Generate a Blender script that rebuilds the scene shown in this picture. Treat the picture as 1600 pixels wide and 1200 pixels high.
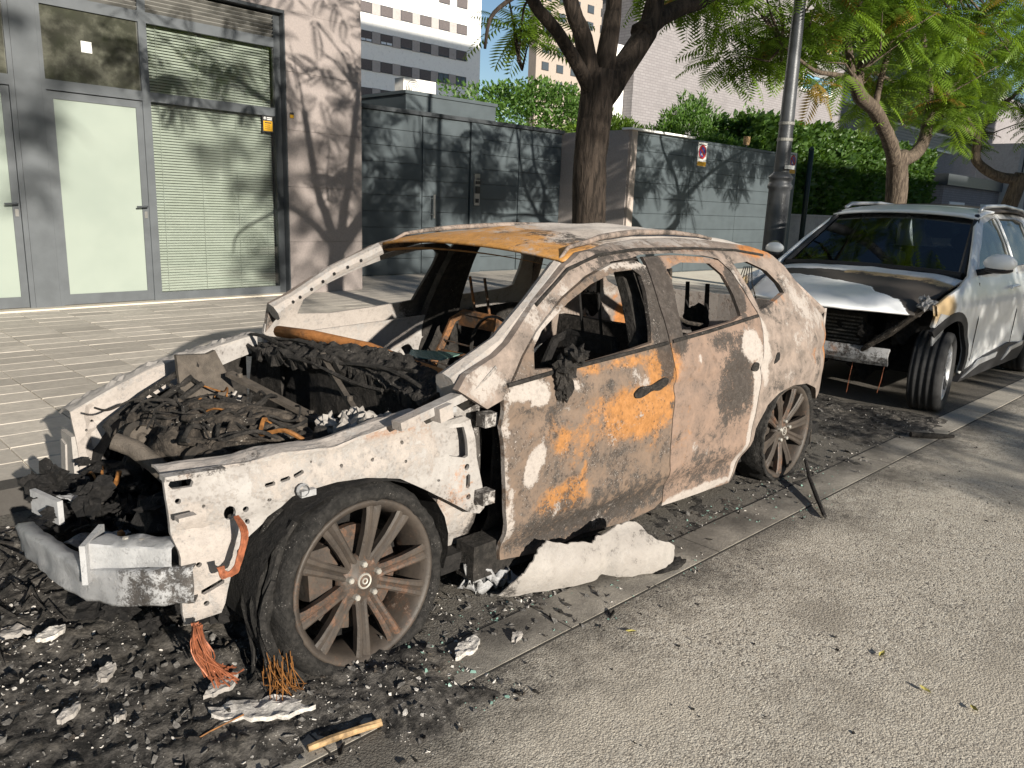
import bpy, math, random
import numpy as np
from mathutils import Vector, Matrix, noise as mn
from mathutils.geometry import delaunay_2d_cdt
random.seed(7); RN = random.Random(11); NR = np.random.RandomState(5)
scene = bpy.context.scene
for o in list(bpy.data.objects): bpy.data.objects.remove(o)
C = scene.collection
# ------------------------------------------------------------------ camera
CAMF, PITCH, ROLL, YAW, CAMH = 1233.26, .223, .0375, .7884, 1.4853
def _camaxes():
    fw = Vector((math.cos(YAW)*math.cos(PITCH), math.sin(YAW)*math.cos(PITCH), -math.sin(PITCH)))
    r = Vector((math.sin(YAW), -math.cos(YAW), 0)); u = r.cross(fw)
    c, s = math.cos(ROLL), math.sin(ROLL)
    return fw, c*r+s*u, -s*r+c*u
fw, cr, cu = _camaxes()
cd = bpy.data.cameras.new('camera'); cam = bpy.data.objects.new('camera', cd); C.objects.link(cam)
cam.matrix_world = Matrix(((cr.x, cu.x, -fw.x, 0), (cr.y, cu.y, -fw.y, 0), (cr.z, cu.z, -fw.z, CAMH), (0, 0, 0, 1)))
cd.sensor_width = 36; cd.lens = CAMF/1600*36; cd.clip_start = .05; cd.clip_end = 3000
scene.camera = cam
# ------------------------------------------------------------------ sky, sun, exposure
SUNV = Vector((.18, 1.0, -.285)).normalized()          # direction the light travels
EL = math.asin(-SUNV.z); AZ = math.atan2(-SUNV.x, -SUNV.y)
w = bpy.data.worlds.new('World'); scene.world = w; w.use_nodes = True
nt = w.node_tree; nt.nodes.clear()
sk = nt.nodes.new('ShaderNodeTexSky'); sk.sky_type = 'NISHITA'; sk.sun_disc = False
sk.sun_elevation = EL; sk.sun_rotation = AZ; sk.air_density = 1.0; sk.dust_density = .3; sk.ozone_density = 2.2
bg = nt.nodes.new('ShaderNodeBackground'); bg.inputs['Strength'].default_value = .062
wo = nt.nodes.new('ShaderNodeOutputWorld')
nt.links.new(sk.outputs[0], bg.inputs[0]); nt.links.new(bg.outputs[0], wo.inputs[0])
sl = bpy.data.lights.new('sun', 'SUN'); sl.energy = 5.0; sl.angle = math.radians(.55); sl.color = (1.0, .93, .815)
so = bpy.data.objects.new('sun', sl); C.objects.link(so)
so.rotation_euler = SUNV.to_track_quat('-Z', 'Y').to_euler(); so.location = (0, -20, 20)
scene.view_settings.view_transform = 'Standard'; scene.view_settings.look = 'None'
scene.view_settings.exposure = .9; scene.view_settings.gamma = 1
scene.render.engine = 'CYCLES'
scene.cycles.max_bounces = 6; scene.cycles.diffuse_bounces = 3; scene.cycles.glossy_bounces = 3; scene.cycles.caustics_reflective = False; scene.cycles.caustics_refractive = False
# ------------------------------------------------------------------ node helper
class G:
    def __init__(s, name):
        s.m = bpy.data.materials.new(name); s.m.use_nodes = True; s.t = s.m.node_tree
        s.t.nodes.clear(); s.out = s.n('ShaderNodeOutputMaterial')
        s.tc = s.n('ShaderNodeTexCoord'); s.co = s.tc.outputs['Object']
    def n(s, k): return s.t.nodes.new(k)
    def set(s, inp, v):
        if isinstance(v, bpy.types.NodeSocket): s.t.links.new(v, inp)
        elif v is not None:
            if isinstance(v, (tuple, list)) and len(v) == 3 and inp.type == 'RGBA': v = (*v, 1)
            inp.default_value = v
    def mapv(s, vec=None, scale=(1, 1, 1), rot=(0, 0, 0), loc=(0, 0, 0)):
        a = s.n('ShaderNodeMapping'); s.set(a.inputs['Vector'], vec or s.co); a.inputs['Scale'].default_value = scale
        a.inputs['Rotation'].default_value = rot; a.inputs['Location'].default_value = loc; return a.outputs[0]
    def noise(s, scale, detail=6, rough=.55, vec=None, dist=0):
        a = s.n('ShaderNodeTexNoise'); s.set(a.inputs['Vector'], vec or s.co); a.inputs['Scale'].default_value = scale
        a.inputs['Detail'].default_value = detail; a.inputs['Roughness'].default_value = rough; a.inputs['Distortion'].default_value = dist
        return a.outputs['Fac']
    def vor(s, scale, vec=None, feat='F1', out='Distance', rnd=1):
        a = s.n('ShaderNodeTexVoronoi'); a.feature = feat; s.set(a.inputs['Vector'], vec or s.co); a.inputs['Scale'].default_value = scale
        a.inputs['Randomness'].default_value = rnd
        return a.outputs[out]
    def math(s, op, a, b=None, c=None):
        n = s.n('ShaderNodeMath'); n.operation = op; s.set(n.inputs[0], a)
        if b is not None: s.set(n.inputs[1], b)
        if c is not None: s.set(n.inputs[2], c)
        return n.outputs[0]
    def ss(s, x, lo, hi):
        n = s.n('ShaderNodeMapRange'); n.interpolation_type = 'SMOOTHSTEP'; s.set(n.inputs[0], x)
        n.inputs[1].default_value = lo; n.inputs[2].default_value = hi; return n.outputs[0]
    def mix(s, f, a, b, mode='MIX'):
        n = s.n('ShaderNodeMix'); n.data_type = 'RGBA'; n.blend_type = mode
        s.set(n.inputs[0], f); s.set(n.inputs[6], a); s.set(n.inputs[7], b); return n.outputs[2]
    def attr(s, name):
        a = s.n('ShaderNodeAttribute'); a.attribute_name = name; x = s.n('ShaderNodeSeparateColor'); s.t.links.new(a.outputs['Color'], x.inputs[0])
        return x.outputs
    def xyz(s, vec=None):
        x = s.n('ShaderNodeSeparateXYZ'); s.set(x.inputs[0], vec or s.co); return x.outputs
    def geo(s): return s.n('ShaderNodeNewGeometry').outputs['Position']
    def rnd(s): return s.n('ShaderNodeObjectInfo').outputs['Random']
    def bump(s, h, st=.5, d=.01, nrm=None):
        b = s.n('ShaderNodeBump'); b.inputs['Strength'].default_value = st; b.inputs['Distance'].default_value = d; s.set(b.inputs['Height'], h)
        if nrm is not None: s.set(b.inputs['Normal'], nrm)
        return b.outputs[0]
    def done(s, col, rough=.7, metal=0, nrm=None, spec=.4, trans=None, sub=None, alpha=None, coat=None):
        p = s.n('ShaderNodeBsdfPrincipled'); s.set(p.inputs['Base Color'], col); s.set(p.inputs['Roughness'], rough)
        s.set(p.inputs['Metallic'], metal); s.set(p.inputs['Specular IOR Level'], spec)
        if nrm is not None: s.set(p.inputs['Normal'], nrm)
        if trans is not None: s.set(p.inputs['Transmission Weight'], trans)
        if coat is not None: s.set(p.inputs['Coat Weight'], coat)
        if alpha is not None: s.set(p.inputs['Alpha'], alpha)
        s.t.links.new(p.outputs[0], s.out.inputs[0]); s.p = p
        return s.m
M = {}
def simple(name, col, rough=.6, metal=0, var=.12, sc=8, bump=.0, spec=.4, obj_var=0.0, bsc=None):
    g = G(name); n = g.noise(sc, 6)
    c = g.mix(g.ss(n, .3, .7), tuple(max(0, v*(1-var)) for v in col), tuple(min(1, v*(1+var)) for v in col))
    if obj_var:
        r = g.rnd(); c = g.mix(r, g.mix(1.0, c, (1-obj_var,)*3, 'MULTIPLY'), g.mix(1.0, c, (1+obj_var,)*3, 'MULTIPLY'))
    nr = g.bump(g.noise(bsc or sc*6, 5), bump, .01) if bump else None
    M[name] = g.done(c, rough, metal, nr, spec); return M[name]
# ------------------------------------------------------------------ mesh builder
class MB:
    def __init__(s): s.v = []; s.f = []; s.c = []
    def add(s, vs, fs, col=None):
        k = len(s.v); s.v.extend([tuple(p) for p in vs]); s.f.extend([tuple(i+k for i in f) for f in fs])
        s.c.extend(col if isinstance(col, list) else [col or (0, 0, 0)]*len(vs)); return s
    def box(s, c, d, R=None, col=None):
        h = [x/2 for x in d]; vs = []
        for i in (-1, 1):
            for j in (-1, 1):
                for k in (-1, 1):
                    p = Vector((i*h[0], j*h[1], k*h[2]))
                    if R is not None: p = R @ p
                    vs.append(p+Vector(c))
        return s.add(vs, [(0, 1, 3, 2), (4, 6, 7, 5), (0, 4, 5, 1), (2, 3, 7, 6), (0, 2, 6, 4), (1, 5, 7, 3)], col)
    def bb(s, a, b, col=None): return s.box([(x+y)/2 for x, y in zip(a, b)], [abs(y-x) for x, y in zip(a, b)], None, col)
    def bar(s, p, q, wd, th, up=(0, 0, 1), col=None):
        p = Vector(p); q = Vector(q); z = (q-p); L = z.length; z.normalize(); u = Vector(up)
        x = z.cross(u)
        if x.length < 1e-4: x = z.cross(Vector((1, 0, 0)))
        x.normalize(); y = x.cross(z)
        R = Matrix((x, y, z)).transposed(); return s.box((p+q)/2, (wd, th, L), R, col)
    def tube(s, path, r, n=8, cap=True, col=None, jit=0):
        P = [Vector(p) for p in path]; m = len(P)
        rr = [r]*m if not isinstance(r, (list, tuple)) else list(r)
        if len(rr) < m: rr = list(np.interp(np.linspace(0, 1, m), np.linspace(0, 1, len(rr)), rr))
        T = [(P[min(i+1, m-1)]-P[max(i-1, 0)]).normalized() for i in range(m)]
        a = Vector((0, 0, 1)) if abs(T[0].z) < .9 else Vector((1, 0, 0)); x = T[0].cross(a).normalized()
        vs = []
        for i in range(m):
            x = (x-T[i]*x.dot(T[i])).normalized(); y = T[i].cross(x)
            for k in range(n):
                t = 2*math.pi*k/n; q = rr[i]*(1+(RN.uniform(-jit, jit) if jit else 0))
                vs.append(P[i]+x*math.cos(t)*q+y*math.sin(t)*q)
        fs = [(i*n+k, i*n+(k+1) % n, (i+1)*n+(k+1) % n, (i+1)*n+k) for i in range(m-1) for k in range(n)]
        if cap: fs += [tuple(range(n-1, -1, -1)), tuple((m-1)*n+k for k in range(n))]
        return s.add(vs, fs, col)
    def hose(s, path, r, n=7, sub=4, col=None, jit=0):
        P = [Vector(p) for p in path]; Q = []
        for i in range(len(P)-1):
            a, b, c, d = P[max(i-1, 0)], P[i], P[i+1], P[min(i+2, len(P)-1)]
            for k in range(sub):
                t = k/sub; Q.append(.5*((2*b)+(c-a)*t+(2*a-5*b+4*c-d)*t*t+(3*b-a-3*c+d)*t**3))
        Q.append(P[-1]); return s.tube(Q, r, n, True, col, jit)
    def lathe(s, prof, n=32, axis='Y', c=(0, 0, 0), closed=False, col=None):
        vs = []
        for r, h in prof:
            for k in range(n):
                t = 2*math.pi*k/n; a, b = r*math.cos(t), r*math.sin(t)
                p = {'Y': (a, h, b), 'Z': (a, b, h), 'X': (h, a, b)}[axis]
                vs.append((p[0]+c[0], p[1]+c[1], p[2]+c[2]))
        m = len(prof)
        fs = [(i*n+k, i*n+(k+1) % n, ((i+1) % m)*n+(k+1) % n, ((i+1) % m)*n+k) for i in range(m if closed else m-1) for k in range(n)]
        return s.add(vs, fs, col)
    def disc(s, c, r, n=16, axis='Y', col=None):
        vs = []
        for k in range(n):
            t = 2*math.pi*k/n; a, b = r*math.cos(t), r*math.sin(t)
            p = {'Y': (a, 0, b), 'Z': (a, b, 0), 'X': (0, a, b)}[axis]; vs.append((p[0]+c[0], p[1]+c[1], p[2]+c[2]))
        return s.add(vs, [tuple(range(n))], col)
    def prism(s, poly, fn, a, b, col=None):
        n = len(poly); vs = [fn(p, a) for p in poly]+[fn(p, b) for p in poly]
        return s.add(vs, [tuple(range(n)), tuple(range(2*n-1, n-1, -1))]+[(i, i+n, (i+1) % n+n, (i+1) % n) for i in range(n)], col)
    def grid(s, fn, nu, nv, col=None, cfn=None):
        vs = [fn(i/nu, j/nv) for i in range(nu+1) for j in range(nv+1)]
        fs = [(i*(nv+1)+j, (i+1)*(nv+1)+j, (i+1)*(nv+1)+j+1, i*(nv+1)+j+1) for i in range(nu) for j in range(nv)]
        return s.add(vs, fs, [cfn(*p) for p in vs] if cfn else col)
    def build(s, name, mat, parent=None, smooth=False, origin=None, flip=False):
        me = bpy.data.meshes.new(name)
        off = Vector((0, 0, 0))
        if parent is not None: off = parent.matrix_world.inverted()
        else: off = Matrix.Translation(-Vector(origin)) if origin else Matrix()
        V = [off @ Vector(p) for p in s.v]
        me.from_pydata(V, [], [f[::-1] for f in s.f] if flip else s.f)
        if any(c != (0, 0, 0) for c in s.c):
            at = me.attributes.new('st', 'FLOAT_COLOR', 'POINT')
            at.data.foreach_set('color', [x for c in s.c for x in (*c[:3], 1.0)])
        me.materials.append(M[mat] if isinstance(mat, str) else mat)
        if smooth:
            me.polygons.foreach_set('use_smooth', [True]*len(me.polygons))
            if smooth == 'auto': me.set_sharp_from_angle(angle=math.radians(38))
        me.update()
        o = bpy.data.objects.new(name, me); C.objects.link(o)
        if parent is not None:
            o.parent = parent; o.matrix_world = parent.matrix_world.copy()
        elif origin: o.location = origin; o.matrix_world = Matrix.Translation(origin)
        return o
def empty(name, loc, rz=0):
    o = bpy.data.objects.new(name, None); C.objects.link(o); o.location = loc; o.rotation_euler = (0, 0, rz)
    o.matrix_world = Matrix.Translation(loc) @ Matrix.Rotation(rz, 4, 'Z'); o.empty_display_size = .2; return o
def tag(o, label, cat, group=None):
    o['label'] = label; o['category'] = cat
    if group: o['group'] = group
    return o
def struct(o, kind='structure', label=None):
    o['kind'] = kind
    if label: o['label'] = label
    return o
def copy_tree(o, parent=None, **kw):
    c = o.copy(); C.objects.link(c); c.parent = parent
    for ch in list(o.children): copy_tree(ch, c)
    return c
def fbm(p, sc=1, oc=4): return mn.fractal(Vector(p)*sc, 1.0, 2.0, oc)
def pip(P, poly):
    x, y = P[:, 0], P[:, 1]; r = np.zeros(len(P), bool); n = len(poly); j = n-1
    for i in range(n):
        xi, yi = poly[i]; xj, yj = poly[j]
        r ^= ((yi > y) != (yj > y)) & (x < (xj-xi)*(y-yi)/((yj-yi) or 1e-12)+xi); j = i
    return r
def resamp(poly, step):
    out = []
    for i, p in enumerate(poly):
        q = poly[(i+1) % len(poly)]; L = math.dist(p, q); k = max(1, round(L/step))
        out += [(p[0]+(q[0]-p[0])*t/k, p[1]+(q[1]-p[1])*t/k) for t in range(k)]
    return out
def smooth_poly(poly, it=1):
    for _ in range(it):
        n = []
        for i, p in enumerate(poly):
            q = poly[(i+1) % len(poly)]
            n += [(.75*p[0]+.25*q[0], .75*p[1]+.25*q[1]), (.25*p[0]+.75*q[0], .25*p[1]+.75*q[1])]
        poly = n
    return poly
def tri2d(outline, holes, step):
    loops = [resamp(outline, step)]+[resamp(h, min(step, .02)) for h in holes]
    pts = []; edges = []
    for lp in loops:
        k = len(pts); pts += lp; edges += [(k+i, k+(i+1) % len(lp)) for i in range(len(lp))]
    A = np.array(outline); x0, y0 = A.min(0); x1, y1 = A.max(0)
    gx, gy = np.meshgrid(np.arange(x0, x1, step), np.arange(y0, y1, step)); g = np.c_[gx.ravel(), gy.ravel()]
    g = g+NR.uniform(-.2, .2, g.shape)*step
    k = pip(g, outline)
    for h in holes: k &= ~pip(g, h)
    g = g[k]; B = np.array(pts)
    if len(g):
        d = np.min(np.hypot(g[:, None, 0]-B[None, :, 0], g[:, None, 1]-B[None, :, 1]), axis=1); g = g[d > step*.45]
    allp = [Vector(p) for p in pts]+[Vector(p) for p in g.tolist()]
    r = delaunay_2d_cdt(allp, edges, [], 0, 1e-6)
    V = np.array([(v.x, v.y) for v in r[0]]); F = [f for f in r[2]]
    cen = np.array([V[list(f)].mean(0) for f in F]); k = pip(cen, outline)
    for h in holes: k &= ~pip(cen, h)
    return V, [F[i] for i in range(len(F)) if k[i]]
def panel(mb, outline, holes, fn, step=.04, th=.012, thv=None, cfn=None):
    """2-D outline (u,v) mapped by fn to 3-D, thickened along thv(u,v) by th"""
    V, F = tri2d(outline, holes, step); n = len(V)
    out = [Vector(fn(*p)) for p in V]
    tv = thv or (lambda u, v: Vector((0, 1, 0)))
    inn = [out[i]+Vector(tv(*V[i]))*th for i in range(n)]
    cnt = {}
    for f in F:
        for a, b in ((f[0], f[1]), (f[1], f[2]), (f[2], f[0])): cnt[(min(a, b), max(a, b))] = cnt.get((min(a, b), max(a, b)), 0)+1
    fs = [tuple(f) for f in F]+[tuple(i+n for i in reversed(f)) for f in F]
    fs += [(a, b, b+n, a+n) for (a, b), c in cnt.items() if c == 1]
    cols = [cfn(*p) for p in V]*2 if cfn else None
    mb.add(out+inn, fs, cols); return mb
# ================================================================== materials
def m_road():
    g = G('road'); p = g.geo()
    fine = g.vor(140, p, 'F1'); n1 = g.noise(3.0, 6, .6, p); n2 = g.noise(26, 5, .6, p); n3 = g.noise(.6, 4, .5, p); n5 = g.noise(160, 3, .6, p)
    c = g.mix(g.ss(fine, .10, .55), (.66, .60, .50), (.38, .34, .285))
    c = g.mix(g.ss(n2, .42, .62), c, (.50, .46, .395))
    cs = g.vor(140, p, 'F1', 'Color'); sp = g.n('ShaderNodeSeparateColor'); g.t.links.new(cs, sp.inputs[0])
    c = g.mix(g.ss(sp.outputs[0], .78, .92), c, (.15, .135, .12)); c = g.mix(g.math('MULTIPLY', g.ss(sp.outputs[1], .8, .95), .7), c, (.62, .58, .50))
    c = g.mix(g.math('MULTIPLY', g.ss(n1, .46, .72), .75), c, (.27, .24, .20))
    c = g.mix(g.ss(n3, .45, .70), c, g.mix(g.ss(fine, .1, .5), (.68, .615, .51), (.44, .395, .33)))
    c = g.mix(g.math('MULTIPLY', g.ss(g.noise(4.2, 6, .7, p, .4), .66, .74), .75), c, (.15, .135, .115))
    c = g.mix(g.math('MULTIPLY', g.ss(g.noise(1.7, 7, .7, p, .6), .58, .70), .45), c, (.20, .18, .155)); c = g.mix(g.math('MULTIPLY', g.ss(g.noise(22, 3, .5, p), .74, .78), .8), c, (.06, .054, .047))
    # soot spread on the road round the burnt car (a stain with its own outline)
    X = g.xyz(p); nz = g.math('SUBTRACT', g.noise(2.0, 7, .65, p), .5); nz2 = g.math('SUBTRACT', g.noise(13, 6, .7, p), .5)
    d = g.math('SUBTRACT', 1.56, g.math('ADD', X[1], g.math('MULTIPLY', g.math('MAXIMUM', g.math('SUBTRACT', 2.2, X[0]), 0.0), .12)))
    d = g.math('ADD', d, g.math('MULTIPLY', nz, .75)); d = g.math('ADD', d, g.math('MULTIPLY', nz2, .55))
    s = g.ss(d, .28, -.25); c = g.mix(g.math('MULTIPLY', s, .80), c, (.055, .05, .045))
    h = g.math('ADD', g.math('MULTIPLY', fine, -.75), g.math('MULTIPLY', g.noise(230, 3, .65, p), 1.1))
    h = g.math('ADD', h, g.math('MULTIPLY', g.noise(75, 3, .6, p), .8)); h = g.math('ADD', h, g.math('MULTIPLY', n1, 1.5))
    M['road'] = g.done(c, .93, 0, g.bump(h, 1.0, .0042), .25)
m_road()
def m_stone(name, c1, c2, sc=30, bsc=60, bs=.5, bd=.004, rough=.85, soot=None, objvar=.0, sootc=(.03, .027, .025)):
    g = G(name); p = g.geo(); n = g.noise(sc, 6, .65, p); n1 = g.noise(2.2, 5, .6, p)
    c = g.mix(g.ss(n, .3, .7), c1, c2); c = g.mix(g.math('MULTIPLY', g.ss(n1, .5, .8), .45), c, tuple(v*.55 for v in c1))
    if objvar:
        r = g.rnd(); c = g.mix(g.math('MULTIPLY', r, objvar), c, tuple(v*.5 for v in c1))
    if soot:
        x0, x1, y0, y1, wd = soot; X = g.xyz(p)
        dx = g.math('MAXIMUM', g.math('SUBTRACT', x0, X[0]), g.math('SUBTRACT', X[0], x1)); dy = g.math('MAXIMUM', g.math('SUBTRACT', y0, X[1]), g.math('SUBTRACT', X[1], y1))
        d = g.math('ADD', g.math('MAXIMUM', dx, dy), g.math('MULTIPLY', g.math('SUBTRACT', g.noise(2.6, 7, .6, p), .5), wd*3))
        c = g.mix(g.math('MULTIPLY', g.ss(d, wd*.8, -wd), .93), c, sootc)
    M[name] = g.done(c, rough, 0, g.bump(g.math('ADD', g.noise(bsc, 5, .6, p), g.math('MULTIPLY', g.noise(bsc*4, 3, .6, p), .4)), bs, bd), .3)
m_stone('gutter', (.34, .31, .265), (.46, .42, .36), 60, 120, .8, .005, soot=(-2, 6.2, 1.66, 4, .42), sootc=(.05, .045, .04))
m_stone('kerb', (.36, .33, .295), (.44, .41, .37), soot=(-1, 2.0, 3, 4.6, .18))
m_stone('paver', (.44, .40, .35), (.55, .50, .435), 18, 40, .6, .004, soot=(-2, 2.2, 3, 4.15, .16), objvar=.55)
m_stone('pavement_base', (.68, .63, .54), (.76, .70, .60), 30, 60, .5, .003, soot=(-2, 2.2, 3, 4.15, .16))
m_stone('facade_stone', (.225, .195, .185), (.27, .235, .22), 45, 90, .25, .002)
m_stone('pillar_stone', (.33, .28, .25), (.38, .325, .29), 45, 90, .25, .002)
m_stone('return_stone', (.30, .265, .25), (.36, .32, .30), 30, 80, .3, .002)
m_stone('concrete', (.36, .33, .30), (.44, .41, .37), 10, 50, .4, .004)
m_stone('white_render', (.80, .79, .77), (.85, .84, .81), 6, 40, .1, .003)
m_stone('grey_render', (.33, .30, .29), (.37, .34, .33), 6, 40, .1, .003)
m_stone('pink_render', (.30, .255, .22), (.335, .285, .245), 4, 30, .1, .003)
m_stone('threshold_stone', (.50, .45, .37), (.58, .52, .43), 30, 60, .3, .003)
simple('frame_metal', (.08, .088, .096), .45, .0, .1, 5, .0)
simple('frame_dark', (.045, .05, .055), .4, 0, .1)
simple('gate_metal', (.060, .074, .082), .5, 0, .1, 3)
simple('gutter_joint', (.035, .032, .028), .9); simple('steel', (.55, .54, .52), .3, .9, .1)
simple('slat', (.36, .38, .35), .55, 0, .05)
simple('room_dark', (.03, .03, .028), .9)
simple('louvre', (.22, .215, .20), .5, 0, .1)
simple('yellow_print', (.5, .27, .01), .5); simple('black_print', (.03, .03, .03), .5); simple('white_print', (.55, .55, .54), .5)
simple('red_print', (.35, .03, .03), .5); simple('blue_print', (.03, .06, .3), .5)
simple('white_enamel', (.72, .70, .66), .5)
simple('lamp_paint', (.055, .058, .064), .42, .2, .15, 12, .15)
simple('post_green', (.012, .022, .02), .5)
simple('window_shutter', (.10, .085, .085), .7); simple('window_frame', (.05, .05, .055), .5)
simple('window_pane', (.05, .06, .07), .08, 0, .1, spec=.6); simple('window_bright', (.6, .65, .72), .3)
g = G('frosted_glass'); p = g.geo()
c = g.mix(g.ss(g.noise(1.3, 3, .5, p), .3, .7), (.23, .265, .235), (.265, .30, .265)); M['frosted_glass'] = g.done(c, .22, 0, None, .35)
g = G('dark_glass'); p = g.geo(); n = g.noise(5, 6, .65, p)
M['dark_glass'] = g.done(g.mix(g.ss(n, .4, .75), (.035, .036, .028), (.10, .10, .08)), g.math('ADD', .03, g.math('MULTIPLY', n, .06)), 0, None, .8)
def glassy(name, tint, rough=.02, alpha=.35):
    g = G(name); gl = g.n('ShaderNodeBsdfGlossy'); gl.inputs['Roughness'].default_value = rough; gl.inputs['Color'].default_value = (1, 1, 1, 1)
    tr = g.n('ShaderNodeBsdfTransparent'); tr.inputs['Color'].default_value = (*tint, 1)
    fr = g.n('ShaderNodeFresnel'); fr.inputs['IOR'].default_value = 1.5
    f = g.math('ADD', g.math('MULTIPLY', fr.outputs[0], .9), alpha*.1)
    mx = g.n('ShaderNodeMixShader'); g.t.links.new(f, mx.inputs[0]); g.t.links.new(tr.outputs[0], mx.inputs[1]); g.t.links.new(gl.outputs[0], mx.inputs[2])
    g.t.links.new(mx.outputs[0], g.out.inputs[0]); M[name] = g.m
glassy('window_glass', (.95, .97, .95)); glassy('car_glass', (.30, .36, .38), .02)
# ---- burnt metal family: st.r white ash, st.g rust, st.b char, base tint
def m_burnt(name, base1, base2, ashc=(.33, .295, .27), rustc=(.24, .095, .025), charc=(.024, .021, .019), speck=.5, rough=.8, k=.9, bub=.6, spc=None, bd=.004):
    g = G(name); p = g.geo(); a = g.attr('st')
    n1 = g.noise(4.5, 8, .72, p, .35); n2 = g.noise(34, 7, .75, p); n3 = g.noise(150, 5, .7, p); n4 = g.noise(10, 8, .72, p, .4)
    base = g.mix(g.ss(n4, .30, .70), base1, base2)
    base = g.mix(g.math('MULTIPLY', g.ss(n2, .5, .75), .55), base, tuple(v*.45 for v in base1))
    base = g.mix(g.math('MULTIPLY', g.ss(n3, .55, .75), .35), base, tuple(v*.4 for v in base2))
    def jit(x, y, z, kx=k, ky=.55, kz=.4):
        kx, ky, kz = kx*2.6, ky*2.0, kz*1.6
        q = g.math('ADD', g.math('MULTIPLY', g.math('SUBTRACT', x, .5), kx), g.math('MULTIPLY', g.math('SUBTRACT', y, .5), ky)); return g.math('ADD', q, g.math('MULTIPLY', g.math('SUBTRACT', z, .5), kz))
    j1 = jit(n1, n2, n3); j2 = jit(n4, n2, n3, k, .9, .8)
    rust = g.mix(g.ss(n2, .30, .72), rustc, tuple(min(1, v*1.55+.012) for v in rustc)); rust = g.mix(g.ss(n1, .55, .8), rust, (.085, .045, .024))
    c = g.mix(g.ss(g.math('ADD', a[1], j1), .22, .78), base, rust)
    ch = g.mix(g.ss(n2, .4, .8), charc, tuple(v*3.2 for v in charc))
    c = g.mix(g.math('MULTIPLY', g.ss(g.math('ADD', a[2], j2), .28, .66), .93), c, ch)
    ash = g.mix(g.ss(n2, .42, .8), ashc, tuple(v*.68 for v in ashc)); ash = g.mix(g.math('MULTIPLY', g.ss(n3, .5, .7), .3), ash, tuple(v*.4 for v in ashc))
    am = g.ss(g.math('ADD', a[0], jit(n1, n2, n3, k*.8, .7, .4)), .36, .62); c = g.mix(am, c, ash)
    # blistered paint: dark pits with pale rims, gathered in patches
    wv = g.n('ShaderNodeVectorMath'); wv.operation = 'ADD'; g.t.links.new(p, wv.inputs[0]); nv = g.n('ShaderNodeTexNoise'); nv.inputs['Scale'].default_value = 30; g.t.links.new(p, nv.inputs['Vector'])
    sc = g.n('ShaderNodeVectorMath'); sc.operation = 'SCALE'; g.t.links.new(nv.outputs['Color'], sc.inputs[0]); sc.inputs['Scale'].default_value = .02; g.t.links.new(sc.outputs[0], wv.inputs[1]); q = wv.outputs[0]
    v1 = g.vor(20, q, 'F1'); v2 = g.vor(58, q, 'F1'); patch = g.ss(n4, .42, .60)
    pit = g.math('MULTIPLY', g.ss(g.math('ADD', v1, g.math('MULTIPLY', n3, .2)), .44, .26), g.ss(n1, .50, .62)); pit2 = g.math('MULTIPLY', g.ss(g.math('ADD', v2, g.math('MULTIPLY', n3, .25)), .52, .34), patch); pit = g.math('MULTIPLY', g.math('MAXIMUM', pit, pit2), g.math('SUBTRACT', 1.0, g.math('MULTIPLY', am, .7)))
    c = g.mix(g.math('MULTIPLY', pit, bub), c, (.045, .034, .027))
    sp = g.math('MULTIPLY', g.ss(n3, .585, .64), g.ss(n4, .47, .60)); c = g.mix(g.math('MULTIPLY', sp, speck), c, spc or ashc)
    h = g.math('ADD', g.math('MULTIPLY', n2, .7), g.math('MULTIPLY', n3, .5)); h = g.math('SUBTRACT', h, g.math('MULTIPLY', pit, .5)); h = g.math('ADD', h, g.math('MULTIPLY', am, .5))
    M[name] = g.done(c, rough, 0, g.bump(h, .7, bd), .3)
m_burnt('burnt_door', (.165, .118, .088), (.085, .068, .057), rustc=(.215, .098, .030), speck=.9, bub=.75)
m_burnt('burnt_rear_door', (.215, .150, .115), (.135, .10, .082), rustc=(.26, .115, .035), speck=.25, bub=.35, k=.6, bd=.002)
m_burnt('burnt_side', (.25, .20, .17), (.125, .102, .088), speck=.12, bub=.15, k=.7, bd=.002)
m_burnt('burnt_apron', (.315, .298, .285), (.235, .218, .207), speck=.25, bub=.25, bd=.003)
m_burnt('burnt_roof', (.46, .40, .355), (.34, .295, .26), ashc=(.52, .47, .43), rustc=(.34, .165, .042), speck=.2, bub=.15)
m_burnt('bare_aluminium', (.30, .30, .305), (.235, .235, .24), ashc=(.36, .36, .365), speck=.2, rough=.5, bub=.15, bd=.002)
m_burnt('rusty_steel', (.11, .055, .024), (.065, .04, .024), speck=.2, bub=.2)
m_burnt('wheel_metal', (.062, .05, .041), (.036, .03, .026), rustc=(.12, .055, .028), ashc=(.26, .235, .21), speck=.10, rough=.55, bub=.1, k=.6, bd=.0015)
m_burnt('ash_white', (.29, .268, .248), (.235, .215, .198), ashc=(.315, .292, .272), speck=.2, bub=.05, bd=.0015)
def m_char(name, c1, c2, ash=.25, sc=24, bd=.02, fleck=(.6, .56, .5), bs=1.0, dust=None):
    g = G(name); p = g.geo(); n = g.noise(sc, 7, .7, p); n2 = g.noise(sc*5, 5, .65, p); n3 = g.noise(sc*.35, 5, .6, p)
    c = g.mix(g.ss(n, .35, .7), c1, c2); c = g.mix(g.math('MULTIPLY', g.math('MULTIPLY', g.ss(n2, .60, .68), g.ss(n3, .5, .64)), ash*2.2), c, fleck)
    if dust: c = g.mix(g.math('MULTIPLY', g.ss(g.noise(3.2, 7, .7, p, .4), .50, .66), .7), c, g.mix(g.ss(n2, .4, .65), tuple(v*.5 for v in dust), dust))
    M[name] = g.done(c, .88, 0, g.bump(g.math('ADD', n, g.math('MULTIPLY', n2, .4)), bs, bd), .3)
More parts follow.
